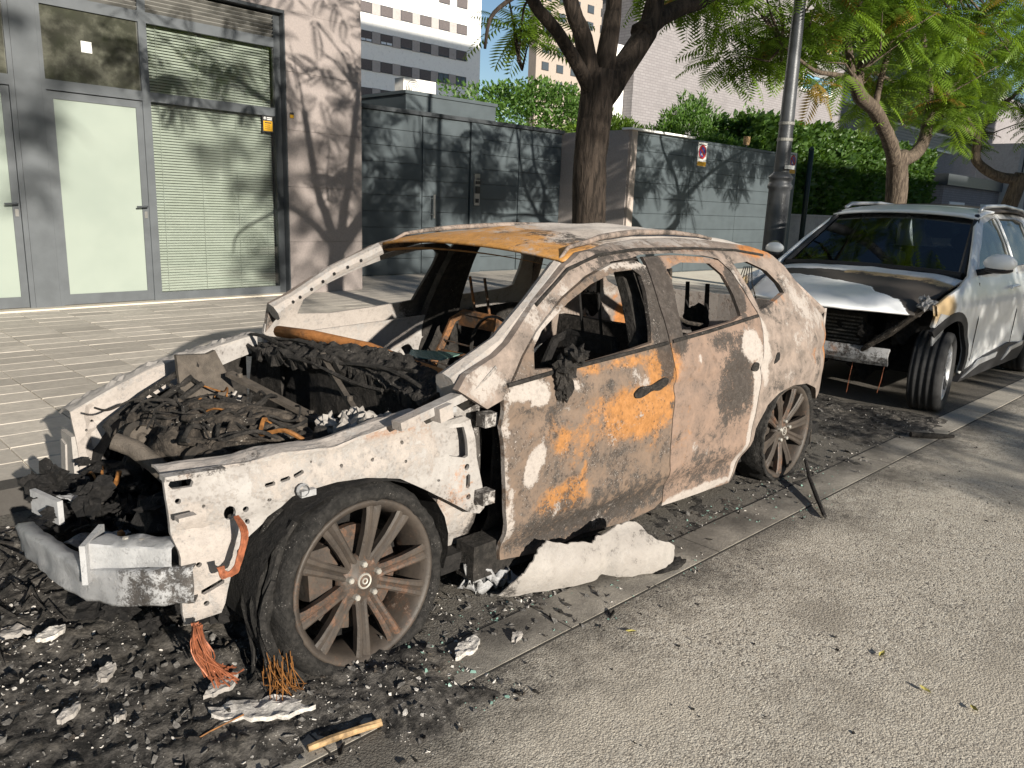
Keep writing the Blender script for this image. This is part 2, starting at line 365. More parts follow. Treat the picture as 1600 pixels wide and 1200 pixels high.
m_char('char', (.011, .010, .009), (.042, .037, .033), .18)
m_char('char_dark', (.007, .0065, .0065), (.022, .02, .019), .05)
m_char('char_brown', (.018, .015, .0125), (.095, .078, .063), .6)
m_char('ash_bed', (.011, .0102, .0095), (.12, .109, .097), .9, 20, .012, (.5, .47, .43), 1.0, (.21, .185, .155))
m_char('burnt_tyre', (.008, .0075, .007), (.030, .0275, .0255), .4, 42, .009, (.3, .28, .26))
m_char('ash_flakes', (.30, .285, .265), (.60, .56, .52), .4, 60, .004)
m_char('grey_flakes', (.05, .047, .044), (.17, .16, .15), .3, 60, .004)
simple('copper_wire', (.24, .08, .038), .55, .3, .35, 60); simple('rust_wire', (.19, .08, .02), .7, 0, .4, 40)
simple('burnt_plate', (.07, .058, .047), .75, 0, .25, 30, .6)
simple('dull_bolt', (.42, .40, .36), .45, .5, .2, 40)
simple('amber_stick', (.26, .17, .085), .7, 0, .6, 30); simple('dry_leaf', (.38, .33, .09), .7, 0, .2)
g = G('glass_shards'); M['glass_shards'] = g.done((.16, .26, .22), .1, 0, None, .6)
simple('tyre_rubber', (.022, .022, .023), .8, 0, .2, 30, .3); simple('tyre_dust', (.14, .13, .12), .9)
# trees
def m_bark(name, c1, c2, sc=1):
    g = G(name); p = g.geo(); m = g.mapv(p, (26*sc, 26*sc, 5*sc)); n = g.noise(1, 6, .65, m, .6); n2 = g.noise(3, 4, .5, p)
    c = g.mix(g.ss(n, .35, .65), c1, c2); c = g.mix(g.math('MULTIPLY', g.ss(n2, .5, .7), .4), c, tuple(v*.6 for v in c2))
    M[name] = g.done(c, .9, 0, g.bump(n, 1.0, .03), .2)
m_bark('bark_shaded', (.014, .011, .009), (.05, .038, .03)); m_bark('bark_grey', (.05, .038, .03), (.135, .106, .08))  # first bark is darkened: shade on the near trunk put into its colour
def m_leaf(name, cs, tr=.45):
    g = G(name); p = g.geo(); a = g.attr('st'); n = g.noise(1.6, 3, .5, p)
    c = g.mix(a[0], cs[0], cs[1]); c = g.mix(g.math('MULTIPLY', g.ss(n, .45, .7), .5), c, cs[2]); c = g.mix(a[1], c, (.30, .17, .04))
    d = g.n('ShaderNodeBsdfDiffuse'); g.set(d.inputs[0], c); t = g.n('ShaderNodeBsdfTranslucent'); g.set(t.inputs[0], g.mix(1.0, c, (1.3, 1.25, .6), 'MULTIPLY'))
    mx = g.n('ShaderNodeMixShader'); mx.inputs[0].default_value = tr; g.t.links.new(d.outputs[0], mx.inputs[1]); g.t.links.new(t.outputs[0], mx.inputs[2])
    gl = g.n('ShaderNodeBsdfGlossy'); gl.inputs['Roughness'].default_value = .45; m2 = g.n('ShaderNodeMixShader'); m2.inputs[0].default_value = .035
    g.t.links.new(mx.outputs[0], m2.inputs[1]); g.t.links.new(gl.outputs[0], m2.inputs[2]); g.t.links.new(m2.outputs[0], g.out.inputs[0]); M[name] = g.m
m_leaf('fern_leaf', ((.07, .135, .014), (.18, .29, .03), (.11, .18, .02)))
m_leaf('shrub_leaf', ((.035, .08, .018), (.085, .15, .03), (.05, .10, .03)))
m_leaf('garden_leaf', ((.05, .12, .02), (.12, .22, .04), (.09, .17, .035)))
m_leaf('hedge_leaf', ((.04, .09, .018), (.095, .18, .03), (.065, .13, .025)))
# ================================================================== ground
rd = MB()
def rz(x, y): return 0.0
xs = sorted(set(list(np.arange(-3, 14, .5))+[-400, -60, -20, -8, 30, 80, 200, 600])); ys = [-400, -60, -20, -6, -2, 0, 1.0, 1.64, 4.05, 4.2, 30, 120, 600]
vs = [(x, y, 0) for x in xs for y in ys]; ny = len(ys)
rd.add(vs, [(i*ny+j, (i+1)*ny+j, (i+1)*ny+j+1, i*ny+j+1) for i in range(len(xs)-1) for j in range(ny-1)])
road = struct(rd.build('road', 'road'))
MB().bb((-3, 1.651, -.02), (26, 1.880, .0012)).build('gutter_joint', 'gutter_joint', None)['kind'] = 'structure'
gut = empty('gutter', (3, 1.76, .004)); struct(gut)
x = -2.0
while x < 26:                                      # concrete gutter slabs, each its own piece
    mb = MB(); mb.bb((x+.004, 1.662, -.05), (x+.996, 1.868, .002+RN.uniform(0, .003))); mb.build('gutter_slab', 'gutter', gut); x += 1.0
kb = empty('kerb', (3, 4.1, 0)); struct(kb); x = -3.0
while x < 26:
    mb = MB(); mb.bb((x+.005, 4.06, -.1), (x+.795, 4.20, .121+RN.uniform(-.002, .002))); mb.build('kerb_stone', 'kerb', kb); x += .8
sw = MB(); sw.bb((-60, 4.2, -.1), (120, 60, .109)); pav = struct(sw.build('pavement', 'pavement_base'))
# pavers .40 x .26 in rows
pv = []
a0 = .004
for i in range(0, 44):
    for j in range(0, 33):
        x0 = -2.0+i*.42; y0 = 4.205+j*.262
        if x0 > 13 or y0 > 12.1: continue
        px_ = x0/(y0)                                # rough visibility
        pv.append((x0, y0))
def invis(x, y):
    d = Vector((x+.2, y+.13, .12))-Vector((0, 0, CAMH)); z = d.dot(fw)
    u = 800+CAMF*d.dot(cr)/z; v = 600-CAMF*d.dot(cu)/z; return not (-40 < u < 1640 and v < 1240)
vis = [p for p in pv if not invis(*p) and not (2.3 < p[0] < 13 and p[1] < 4.9)]
vis.sort(key=lambda p: p[0]**2+p[1]**2)
near = vis[:298]; far = [p for p in pv if p not in set(near)]
tile_me = []
for k in range(5):
    mb = MB(); hz = .1205+RN.uniform(-.0015, .0015); b = .004
    t = [RN.uniform(-.0012, .0012) for _ in range(4)]
    vs = [(0, 0, .10), (.413, 0, .10), (.413, .255, .10), (0, .255, .10), (0, 0, hz-b), (.413, 0, hz-b), (.413, .255, hz-b), (0, .255, hz-b), (b, b, hz+t[0]), (.413-b, b, hz+t[1]), (.413-b, .255-b, hz+t[2]), (b, .255-b, hz+t[3])]
    mb.add(vs, [(0, 1, 5, 4), (1, 2, 6, 5), (2, 3, 7, 6), (3, 0, 4, 7), (4, 5, 9, 8), (5, 6, 10, 9), (6, 7, 11, 10), (7, 4, 8, 11), (8, 9, 10, 11)])
    o = mb.build('paver', 'paver'); tile_me.append(o.data); bpy.data.objects.remove(o)
for q, (x0, y0) in enumerate(near):
    o = bpy.data.objects.new('paver', tile_me[q % 5]); C.objects.link(o); o.parent = pav; o.location = (x0, y0, 0)
mb = MB()
for (x0, y0) in far:
    mb.bb((x0, y0, .10), (x0+.413, y0+.255, .1195+RN.uniform(0, .0015)))
struct(mb.build('far_pavers', 'paver', pav), 'stuff')
simple('blind_shade', (.10, .115, .10), .8)
# ================================================================== shop front on the left
FA = Vector((2.047, 10.089, 0)); FR = math.radians(3.254)
FT = Matrix.Translation(FA) @ Matrix.Rotation(FR, 4, 'Z')
def loc(mb, T=FT): mb.v = [tuple(T @ Vector(p)) for p in mb.v]; return mb
def lb(par, name, mat, *boxes, T=FT):
    mb = MB()
    for a, b in boxes: mb.bb(a, b)
    return loc(mb, T).build(name, mat, par)
shop = empty('shop_building', (FA.x, FA.y, 0), FR)
tag(shop, 'ground floor shop front with grey metal frames, frosted glass door and blinds', 'building')
# stone mass: upper wall, right pillar as panels, side return, back
lb(shop, 'upper_wall', 'facade_stone', ((-9, 0, 3.9), (4.91, 9, 15)))
lb(shop, 'core_wall', 'room_dark', ((-9, 1.2, .1), (3.6, 9, 3.9)))
lb(shop, 'side_wall', 'facade_stone', ((3.72, .03, .1), (4.90, 9, 3.9)))
zc = [.12, .86, 1.62, 2.38, 3.14, 3.9]
for a, b in zip(zc, zc[1:]): lb(shop, 'stone_panel', 'facade_stone', ((3.66, 0, a+.002), (4.915, .028, b-.002)))
lb(shop, 'reveal', 'frame_dark', ((3.642, .004, .12), (3.66, .3, 3.9)))
lb(shop, 'head_reveal', 'frame_dark', ((-9, .004, 3.86), (3.642, .3, 3.9)))
lb(shop, 'threshold', 'threshold_stone', ((-9, -.06, .1), (3.66, .16, .138)))
FD = .10   # frame set back from the stone
def fr(name, s0, s1, z0, z1, mat='frame_metal', d=0): return lb(shop, name, mat, ((s0, FD+d, z0), (s1, FD+.07+d, z1)))
fr('pier_cover', .395, .655, .138, 3.86); fr('pier_trim', .34, .393, .138, 3.86, d=.004); fr('pier_trim', .657, .70, .138, 3.86, d=.004)
fr('mullion', 1.752, 1.848, .138, 3.86); fr('jamb', 3.545, 3.64, .138, 3.86, 'frame_dark', .004)
for s0, s1 in ((-9, .34), (.70, 1.752), (1.848, 3.545)):
    fr('head_bar', s0, s1, 3.43, 3.55, d=.003); fr('transom_bar', s0, s1, 2.545, 2.655, d=.003)
fr('sill_bar', 1.848, 3.545, .138, .235, d=.003)
mb = MB()
for s0, s1 in ((-9, .34), (.70, 1.752), (1.848, 3.545)):
    for k in range(6):
        z = 3.575+k*.047; R = Matrix.Rotation(math.radians(-35), 3, 'X'); mb.box(((s0+s1)/2, FD+.03, z), (s1-s0, .055, .008), R)
loc(mb).build('louvre_blade', 'louvre', shop)['kind'] = 'stuff'
lb(shop, 'louvre_back', 'room_dark', ((-9, FD+.09, 3.55), (3.56, FD+.12, 3.86)))
# doors
def door(s0, s1, hside):
    d = lb(shop, 'door', 'frame_metal', ((s0, FD+.02, .145), (s0+.07, FD+.066, 2.535)), ((s1-.075, FD+.02, .145), (s1, FD+.066, 2.535)), ((s0+.07, FD+.021, 2.455), (s1-.075, FD+.065, 2.534)), ((s0+.07, FD+.021, .146), (s1-.075, FD+.065, .268)))
    g_ = lb(d, 'frosted_pane', 'frosted_glass', ((s0+.07, FD+.035, .268), (s1-.075, FD+.05, 2.455)))
    mb = MB(); mb.tube([(s1-.04, FD+.02, 1.30), (s1-.04, FD-.04, 1.30), (s1-.06, FD-.05, 1.30), (s1-.17, FD-.05, 1.295)], .011, 8); loc(mb).build('door_handle', 'frame_dark', d)
    lb(d, 'lock_plate', 'steel', ((s1-.055, FD+.012, 1.16), (s1-.02, FD+.019, 1.24)))
    return d
door(.70, 1.752, 1); door(-.72, .335, 1)
lb(shop, 'left_pane', 'frosted_glass', ((-9, FD+.035, .2), (-.74, FD+.05, 2.545)))
for s0, s1 in ((.70, 1.752), (-.72, .34), (-9, -.74)): lb(shop, 'transom_pane', 'dark_glass', ((s0, FD+.03, 2.655), (s1, FD+.045, 3.43)))
for z0, z1 in ((.235, 2.545), (2.655, 3.43)): lb(shop, 'window_pane', 'window_glass', ((1.848, FD+.02, z0), (3.545, FD+.026, z1)))
mb = MB(); R = Matrix.Rotation(math.radians(52), 3, 'X')
for z0, z1 in ((.25, 2.54), (2.67, 3.42)):
    z = z0
    while z < z1:
        sag = 0; mb.box((2.70, FD+.10, z+sag), (1.66, .032, .0012), R); z += .034
loc(mb).build('blind_slats', 'slat', shop)['kind'] = 'stuff'
mb = MB()
for s_ in (1.98, 2.5, 3.0, 3.42): mb.bb((s_, FD+.078, .25), (s_+.004, FD+.08, 3.42))
loc(mb).build('blind_cord', 'slat', shop)
lb(shop, 'blind_backing', 'blind_shade', ((1.85, FD+.19, .2), (3.54, FD+.2, 3.43)))
# stickers
def flat(name, par, mat, poly, y, T=FT, th=.002):
    mb = MB(); mb.prism(poly, lambda p, t: (p[0], y-t, p[1]), 0, th); return loc(mb, T).build(name, mat, par)
def rect(a, b, c, d): return [(a, b), (c, b), (c, d), (a, d)]
st = flat('notice', shop, 'white_print', rect(1.11, 2.995, 1.225, 3.115), FD+.03)
sx, sz = 3.435, 2.44
al = flat('alarm_sticker', shop, 'black_print', [(sx-.085, sz-.12), (sx-.05, sz-.105), (sx, sz-.115), (sx+.05, sz-.105), (sx+.085, sz-.12), (sx+.075, sz), (sx+.085, sz+.12), (sx+.05, sz+.1), (sx, sz+.105), (sx-.05, sz+.1), (sx-.085, sz+.12), (sx-.075, sz)], FD+.02)
flat('yellow_field', al, 'yellow_print', rect(sx-.068, sz-.095, sx+.068, sz+.035), FD+.0175)
for q, zz in enumerate((.005, -.02, -.045, -.07)): flat('print_line', al, 'black_print', rect(sx-.05, sz+zz, sx+(.05 if q == 0 else .03), sz+zz+(.014 if q == 0 else .006)), FD+.015)
mb = MB(); mb.disc((sx-.045, FD+.0165, sz+.07), .02, 12); loc(mb).build('eye_emblem', 'white_print', al)
for q in (.05, .072): flat('print_line', al, 'white_print', rect(sx-.015, sz+q, sx+.06, sz+q+.012), FD+.0165)
s2 = flat('small_plate', shop, 'black_print', rect(3.70, 2.535, 3.765, 2.61), 0, th=.004); flat('yellow_field', s2, 'yellow_print', rect(3.705, 2.54, 3.76, 2.582), -.005)
# ================================================================== left gate, recessed
def gate_boards(par, x0, x1, y, z0, z1, pitch, mat='gate_metal'):
    n = round((z1-z0)/pitch); h = (z1-z0)/n
    for k in range(n):
        mb = MB(); b = .003; a = (x0+.003, z0+k*h+.0015); c = (x1-.003, z0+(k+1)*h-.0015)
        vs = [(a[0], y+.03, a[1]), (c[0], y+.03, a[1]), (c[0], y+.03, c[1]), (a[0], y+.03, c[1]), (a[0]+b, y, a[1]+b), (c[0]-b, y, a[1]+b), (c[0]-b, y, c[1]-b), (a[0]+b, y, c[1]-b)]
        mb.add(vs, [(0, 1, 5, 4), (1, 2, 6, 5), (2, 3, 7, 6), (3, 0, 4, 7), (4, 5, 6, 7)]); mb.build('board', mat, par)
g1 = empty('driveway_gate', (10, 12.15, .12)); tag(g1, 'tall grey slatted metal gate and door set back beside the shop pillar', 'gate')
for x0, x1 in ((6.85, 7.35), (7.4, 9.46), (9.5, 10.66), (11.0, 12.02), (12.05, 13.34)): gate_boards(g1, x0, x1, 12.15, .14, 3.02, .29)
MB().bb((6.85, 12.18, .12), (13.36, 12.22, 3.03)).build('backing', 'gate_metal', g1)
MB().bb((6.8, 12.10, 3.03), (13.36, 12.26, 3.10)).build('top_rail', 'frame_dark', g1)
MB().bb((10.68, 12.12, .12), (10.98, 12.2, 3.02)).build('post', 'gate_metal', g1)
mb = MB(); mb.bar((9.72, 12.06, 1.18), (9.72, 12.06, 1.62), .03, .03); mb.bar((9.72, 12.07, 1.25), (9.72, 12.16, 1.25), .018, .018); mb.bar((9.72, 12.07, 1.55), (9.72, 12.16, 1.55), .018, .018)
mb.build('pull_handle', 'steel', g1)
ic = empty('intercom', (10.83, 12.1, 1.85)); tag(ic, 'steel intercom panel with dark buttons on the gate post', 'intercom')
MB().bb((10.76, 12.085, 1.45), (10.9, 12.12, 2.06)).build('plate', 'steel', ic); MB().bb((10.78, 12.05, 1.68), (10.88, 12.087, 1.82)).build('camera_unit', 'black_print', ic)
MB().bb((10.79, 12.06, 1.86), (10.9, 12.09, 1.92)).build('screen', 'black_print', ic); MB().bb((10.79, 12.07, 1.50), (10.87, 12.09, 1.58)).build('keypad', 'black_print', ic)
MB().bb((10.80, 12.0, 1.95), (10.95, 12.1, 1.97)).build('rain_hood', 'frame_dark', ic)
rb = empty('roof_housing', (10.5, 14.5, 3.1)); tag(rb, 'low grey flat-roofed box rising behind the left gate', 'outbuilding')
MB().bb((9.40, 12.55, .12), (11.70, 17, 3.44)).build('body', 'gate_metal', rb); MB().bb((9.37, 12.52, 3.44), (11.73, 17.03, 3.5)).build('roof_edge', 'gate_metal', rb)
ac = empty('air_conditioner', (10.8, 14, 3.5)); tag(ac, 'white outdoor air conditioning unit on the flat roof', 'air conditioner')
MB().bb((10.35, 13.9, 3.53), (11.2, 14.2, 3.96)).build('casing', 'white_enamel', ac)
mb = MB()
for r_ in (.06, .1, .14, .18): mb.lathe([(r_, 13.875), (r_+.008, 13.87), (r_+.008, 13.885)], 24, 'Y', (10.6, 0, 3.745))
mb.build('fan_grille', 'louvre', ac); MB().bb((10.4, 13.92, 3.5), (11.15, 14.18, 3.53)).build('feet', 'frame_dark', ac)
MB().bb((10.92, 13.892, 3.56), (11.17, 13.9, 3.93)).build('side_panel', 'white_print', ac)
# ---- return wall and pillar
rw = empty('boundary_wall', (13.45, 11.3, .12)); tag(rw, 'grey brown rendered wall end with pale pillar behind the dark trunk', 'wall')
MB().bb((13.362, 10.34, .1), (13.56, 14, 3.06)).build('wall', 'return_stone', rw); MB().bb((13.38, 10.285, .1), (13.575, 10.338, 3.06)).build('pillar', 'pillar_stone', rw)
MB().bb((13.32, 10.24, 3.062), (15.6, 10.5, 3.10)).build('coping', 'white_render', rw)
# ---- right gate
g2 = empty('garage_gate', (17, 10.36, .12)); tag(g2, 'long grey slatted metal gate with tree shadow, right of the pale pillar', 'gate')
for x0, x1 in ((13.6, 15.7), (15.7, 17.8), (17.8, 20.0)): gate_boards(g2, x0, x1, 10.36, .14, 3.0, .32)
MB().bb((13.58, 10.39, .12), (20.05, 10.43, 3.0)).build('backing', 'gate_metal', g2); MB().bb((13.58, 10.345, 3.0), (20.1, 10.45, 3.055)).build('top_rail', 'gate_metal', g2)
MB().bb((20.06, 10.3, .12), (20.6, 10.6, 3.1)).build('end_post', 'gate_metal', g2)
def nopark(nm, x0, x1, z0, z1, y, label):
    e = empty(nm, ((x0+x1)/2, y, z0)); tag(e, label, 'sign'); cx = (x0+x1)/2; w_ = x1-x0; cz = z0+(z1-z0)*.6; I = Matrix()
    MB().bb((x0, y, z0), (x1, y+.006, z1)).build('plate', 'white_print', e)
    mb = MB(); mb.lathe([(w_*.30, y-.004), (w_*.43, y-.004), (w_*.43, y-.001), (w_*.30, y-.001)], 28, 'Y', (cx, 0, cz), True); mb.build('red_ring', 'red_print', e)
    mb = MB(); mb.disc((cx, y-.003, cz), w_*.30, 24); mb.build('blue_disc', 'blue_print', e)
    mb = MB(); mb.bar((cx-w_*.24, y-.006, cz+w_*.24), (cx+w_*.24, y-.006, cz-w_*.24), .06*w_/.37, .003, (0, 1, 0)); mb.build('slash', 'red_print', e)
    MB().bb((x0+.005, y-.003, z0+.005), (x1-.005, y, z0+.1)).build('yellow_strip', 'yellow_print', e)
    MB().bb((x0+w_*.1, y-.003, z1-.06), (x1-w_*.1, y-.0005, z1-.04)).build('print_line', 'black_print', e)
    mb = MB(); mb.prism([(cx-.06, cz-.07), (cx+.06, cz-.07), (cx, cz+.05)], lambda p, t: (p[0], y-t, p[1]), .0032, .0036); mb.build('pictogram', 'white_print', e)
nopark('no_parking_sign', 15.92, 16.28, 2.50, 3.02, 10.345, 'white no parking sign on the middle of the right gate')
nopark('no_parking_sign', 20.16, 20.52, 2.56, 3.09, 10.285, 'white no parking sign on the gate end, behind the lamp post')
fl = empty('gate_beacon', (18.1, 10.4, 3.05)); tag(fl, 'small tan beacon box standing on top of the right gate', 'beacon')
MB().bb((18.03, 10.37, 3.12), (18.2, 10.46, 3.32)).build('box', 'amber_stick', fl); MB().bb((18.1, 10.4, 3.05), (18.13, 10.43, 3.12)).build('stem', 'frame_dark', fl)
# ---- lamp post
lp = empty('lamp_post', (8.5, 4.42, .12)); tag(lp, 'dark grey round street lamp post behind the burnt estate car', 'lamp post')
L0 = (8.5, 4.42, 0)
MB().lathe([(.17, .12), (.17, .2), (.145, .24), (.125, .4), (.118, 1.7), (.118, 1.76), (.135, 1.78), (.135, 1.81), (.12, 1.83), (.12, 1.87), (.132, 1.88), (.132, 1.90), (.10, 1.93), (.085, 1.95)], 24, 'Z', L0).build('lower_shaft', 'lamp_paint', lp, True)
MB().lathe([(.084, 1.94), (.06, 4.0), (.05, 6.5), (.05, 6.6)], 20, 'Z', L0).build('upper_shaft', 'lamp_paint', lp, True)
mb = MB()
for z in (2.28, 2.45): mb.lathe([(.084, z), (.086, z+.002), (.086, z+.03), (.084, z+.032)], 20, 'Z', L0)
mb.build('tape_band', 'louvre', lp)
mb = MB()
for k in range(4): mb.bb((8.40+k*.035, 4.29, 1.98), (8.43+k*.035, 4.335, 2.02))
mb.build('number_plate', 'white_print', lp)
mb = MB(); mb.tube([(8.5, 4.42, 6.5), (8.5, 4.3, 6.9), (8.5, 3.9, 7.1), (8.5, 3.4, 7.1)], .04, 10); mb.build('arm', 'lamp_paint', lp, True)
mb = MB(); mb.lathe([(.02, 7.2), (.22, 7.1), (.26, 7.02), (.2, 7.0), (.02, 6.99)], 20, 'Z', (8.5, 3.2, 0)); mb.build('lantern', 'lamp_paint', lp, True)
# ---- dark pole, low wall
po = empty('fence_post', (22.6, 10.9, .12)); tag(po, 'thin dark green post in front of the low garden wall', 'post')
MB().tube([(22.6, 10.9, .12), (22.6, 10.9, 3.35)], .075, 10).build('shaft', 'post_green', po, True); MB().lathe([(.075, 3.34), (.09, 3.36), (.03, 3.42), (.0, 3.43)], 12, 'Z', (22.6, 10.9, 0)).build('cap', 'post_green', po)
lw = empty('garden_wall', (28, 11.4, .12)); tag(lw, 'low pale concrete garden wall under the clipped hedge', 'wall'); x = 20.62
while x < 36: MB().bb((x, 11.3, .1), (x+1.49, 11.55, 1.46)).build('wall_panel', 'concrete', lw); x += 1.5
MB().bb((20.6, 11.27, 1.462), (36.2, 11.58, 1.53)).build('coping', 'concrete', lw)
# ================================================================== far buildings
def m_brick(name, c1, c2, mort, sx_=3.3, sz_=10.5):
    g = G(name); p = g.geo(); mp = g.mapv(p, (1, 1, 1)); X = g.xyz(p)
    cb = g.n('ShaderNodeCombineXYZ'); g.t.links.new(g.math('ADD', X[0], X[1]), cb.inputs[0]); g.t.links.new(X[2], cb.inputs[1])
    b = g.n('ShaderNodeTexBrick'); g.t.links.new(cb.outputs[0], b.inputs['Vector']); b.inputs['Scale'].default_value = 1; b.inputs['Brick Width'].default_value = 1/sx_; b.inputs['Row Height'].default_value = 1/sz_
    b.inputs['Mortar Size'].default_value = .012; b.inputs['Color1'].default_value = (*c1, 1); b.inputs['Color2'].default_value = (*c2, 1); b.inputs['Mortar'].default_value = (*mort, 1)
    n = g.noise(1.2, 4, .5, p); c = g.mix(g.math('MULTIPLY', g.ss(n, .45, .7), .3), b.outputs[0], tuple(v*.7 for v in c1))
    M[name] = g.done(c, .85, 0, g.bump(b.outputs['Fac'], -.6, .02), .3)
m_brick('pale_brick', (.215, .20, .205), (.245, .23, .235), (.17, .16, .165))
bbk = empty('brick_apartments', (40, 24, 0)); tag(bbk, 'pale pinkish brick apartment building behind the trees on the right', 'building')
MB().bb((23.3, 18, .1), (44.8, 19.6, 12.6)).build('wall', 'pale_brick', bbk); MB().bb((38.5, 19.6, .1), (44.8, 24, 12.6)).build('rear_wing_wall', 'pale_brick', bbk); MB().bb((44.8, 19.5, .1), (90, 32, 11)).build('right_wing_wall', 'pale_brick', bbk)
MB().bb((44.9, 17.6, 7.05), (58, 19.5, 7.55)).build('canopy_slab', 'frame_metal', bbk); MB().bb((45.2, 18.2, .1), (58.2, 19.48, 7.04)).build('porch_wall', 'pale_brick', bbk)
def far_window(par, x0, x1, z0, z1, y, shut, mats=('white_enamel', 'louvre', 'window_pane')):
    f = MB()
    t = .12
    f.bb((x0, y-.08, z0), (x0+t, y+.05, z1)); f.bb((x1-t, y-.08, z0), (x1, y+.05, z1)); f.bb((x0+t, y-.079, z1-t), (x1-t, y+.05, z1)); f.bb((x0+t, y-.079, z0), (x1-t, y+.05, z0+t))
    fo = f.build('window', mats[0], par); zs = z1-t-(z1-z0-2*t)*shut
    if shut < 1: MB().bb((x0+t, y-.03, z0+t), (x1-t, y-.01, zs)).build('pane', mats[2], fo)
    if shut > 0:
        mb = MB(); n = max(2, int((z1-t-zs)/.16))
        for k in range(n): z = zs+(z1-t-zs)*k/n; mb.bb((x0+t, y-.06, z+.01), (x1-t, y-.03, zs+(z1-t-zs)*(k+1)/n-.01))
        mb.build('shutter', mats[1], fo)
    return fo
simple('sky_pane', (.18, .33, .46), .15, 0, .1)
far_window(bbk, 35.4, 38.6, 7.0, 8.6, 17.98, .55, ('white_enamel', 'louvre', 'sky_pane')); far_window(bbk, 46.5, 57.0, 5.7, 6.75, 18.18, 1.0); far_window(bbk, 40.2, 43.4, 7.0, 8.6, 17.98, .55, ('white_enamel', 'louvre', 'sky_pane'))
[MB().bb((22.3, 18.3, z), (23.29, 19.5, z+.5)).build('balcony_slab', 'concrete', bbk) for z in (5.75, 8.9)]
MB().bb((22.5, 18.4, .1), (23.28, 18.5, 5.74)).build('balcony_screen', 'white_render', bbk); MB().bb((22.32, 18.32, 6.26), (23.28, 18.4, 7.0)).build('balcony_rail', 'white_render', bbk)
an = empty('annex_wall', (45, 12, 0)); tag(an, 'low annex wall with dark coping and pale doors at right', 'wall')
MB().bb((36.3, 11.6, .1), (70, 12.2, 2.95)).build('wall', 'pale_brick', an); MB().bb((36.2, 11.45, 2.952), (44, 12.3, 3.4)).build('dark_coping', 'frame_dark', an)
for x0 in (37.2, 41.5): MB().bb((x0, 11.55, .12), (x0+1.9, 11.598, 2.3)).build('door', 'white_render', an)
MB().bb((44.2, 11.0, .1), (46.2, 12.8, 5.2)).build('pier', 'concrete', an); MB().bb((51, 10.9, .1), (52.2, 12.8, 5.4)).build('pier', 'concrete', an); MB().bb((44.9, 10.93, 3.9), (46.1, 10.998, 5.0)).build('dark_plate', 'frame_dark', an)
# white block
wb = empty('white_apartment_block', (60, 86, 0)); tag(wb, 'tall white apartment block with rows of dark windows, behind the gate', 'building')
MB().bb((10, 80, 0), (71.6, 95, 46)).build('wall', 'white_render', wb)
for rr in range(6):
    zt = 26.0-rr*3.02
    for cc in range(-9, 5):
        x0 = 56.25+cc*2.83
        if rr == 0 and cc < 3: continue
        if cc < 4 and rr > 0: MB().bb((x0+1.69, 79.93, zt-1.2), (x0+2.82, 79.99, zt+.05)).build('grey_panel', 'grey_render', wb)
        sh = {3: 1, 1: .8 if cc < -1 else 1, 2: .75 if cc < 1 else .9}.get(rr, 1.0)
        if rr == 3 and cc in (3, 4): sh = 0
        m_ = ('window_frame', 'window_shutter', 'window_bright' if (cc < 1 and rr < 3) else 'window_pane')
        f = MB(); y = 79.97; f.bb((x0, y-.06, zt-1.15), (x0+.08, y, zt)); f.bb((x0+1.6, y-.06, zt-1.15), (x0+1.68, y, zt)); f.bb((x0+.08, y-.059, zt-.08), (x0+1.6, y, zt)); f.bb((x0+.08, y-.059, zt-1.15), (x0+1.6, y, zt-1.07)); f.bb((x0+.8, y-.05, zt-1.07), (x0+.88, y-.002, zt-.08))
        fo = f.build('window', m_[0], wb); zs = zt-.08-.99*sh
        if sh < 1: MB().bb((x0+.08, y-.03, zt-1.07), (x0+1.6, y-.01, zs)).build('pane', m_[2], fo)
        if sh > 0: MB().bb((x0+.08, y-.056, zs), (x0+1.6, y-.031, zt-.08)).build('shutter', m_[1], fo)
pt = empty('pink_tower', (130, 120, 0)); tag(pt, 'distant pinkish apartment tower with small dark windows behind the dark tree', 'building')
MB().bb((112.5, 110, 0), (150, 112, 62)).build('wall', 'pink_render', pt)
for rr in range(8):
    for cc in range(5):
        x0 = 114+cc*4.1; z0 = 23.5+rr*3.05; fo = MB().bb((x0, 109.9, z0), (x0+1.9, 109.99, z0+1.5)).build('window', 'window_frame', pt); MB().bb((x0+.12, 109.86, z0+.12), (x0+1.78, 109.895, z0+1.38)).build('pane', 'window_pane', fo)
# buildings across the street (behind the camera): they shade the far side, as the photograph shows
ob = empty('opposite_apartments', (28, -26, 0)); tag(ob, 'apartment block across the street, outside the picture', 'building')
MB().bb((14.6, -36, 0), (33, -20, 12.2)).build('wall', 'pink_render', ob); MB().bb((33, -38, 0), (60, -20, 49.5)).build('tower_wall', 'pink_render', ob)
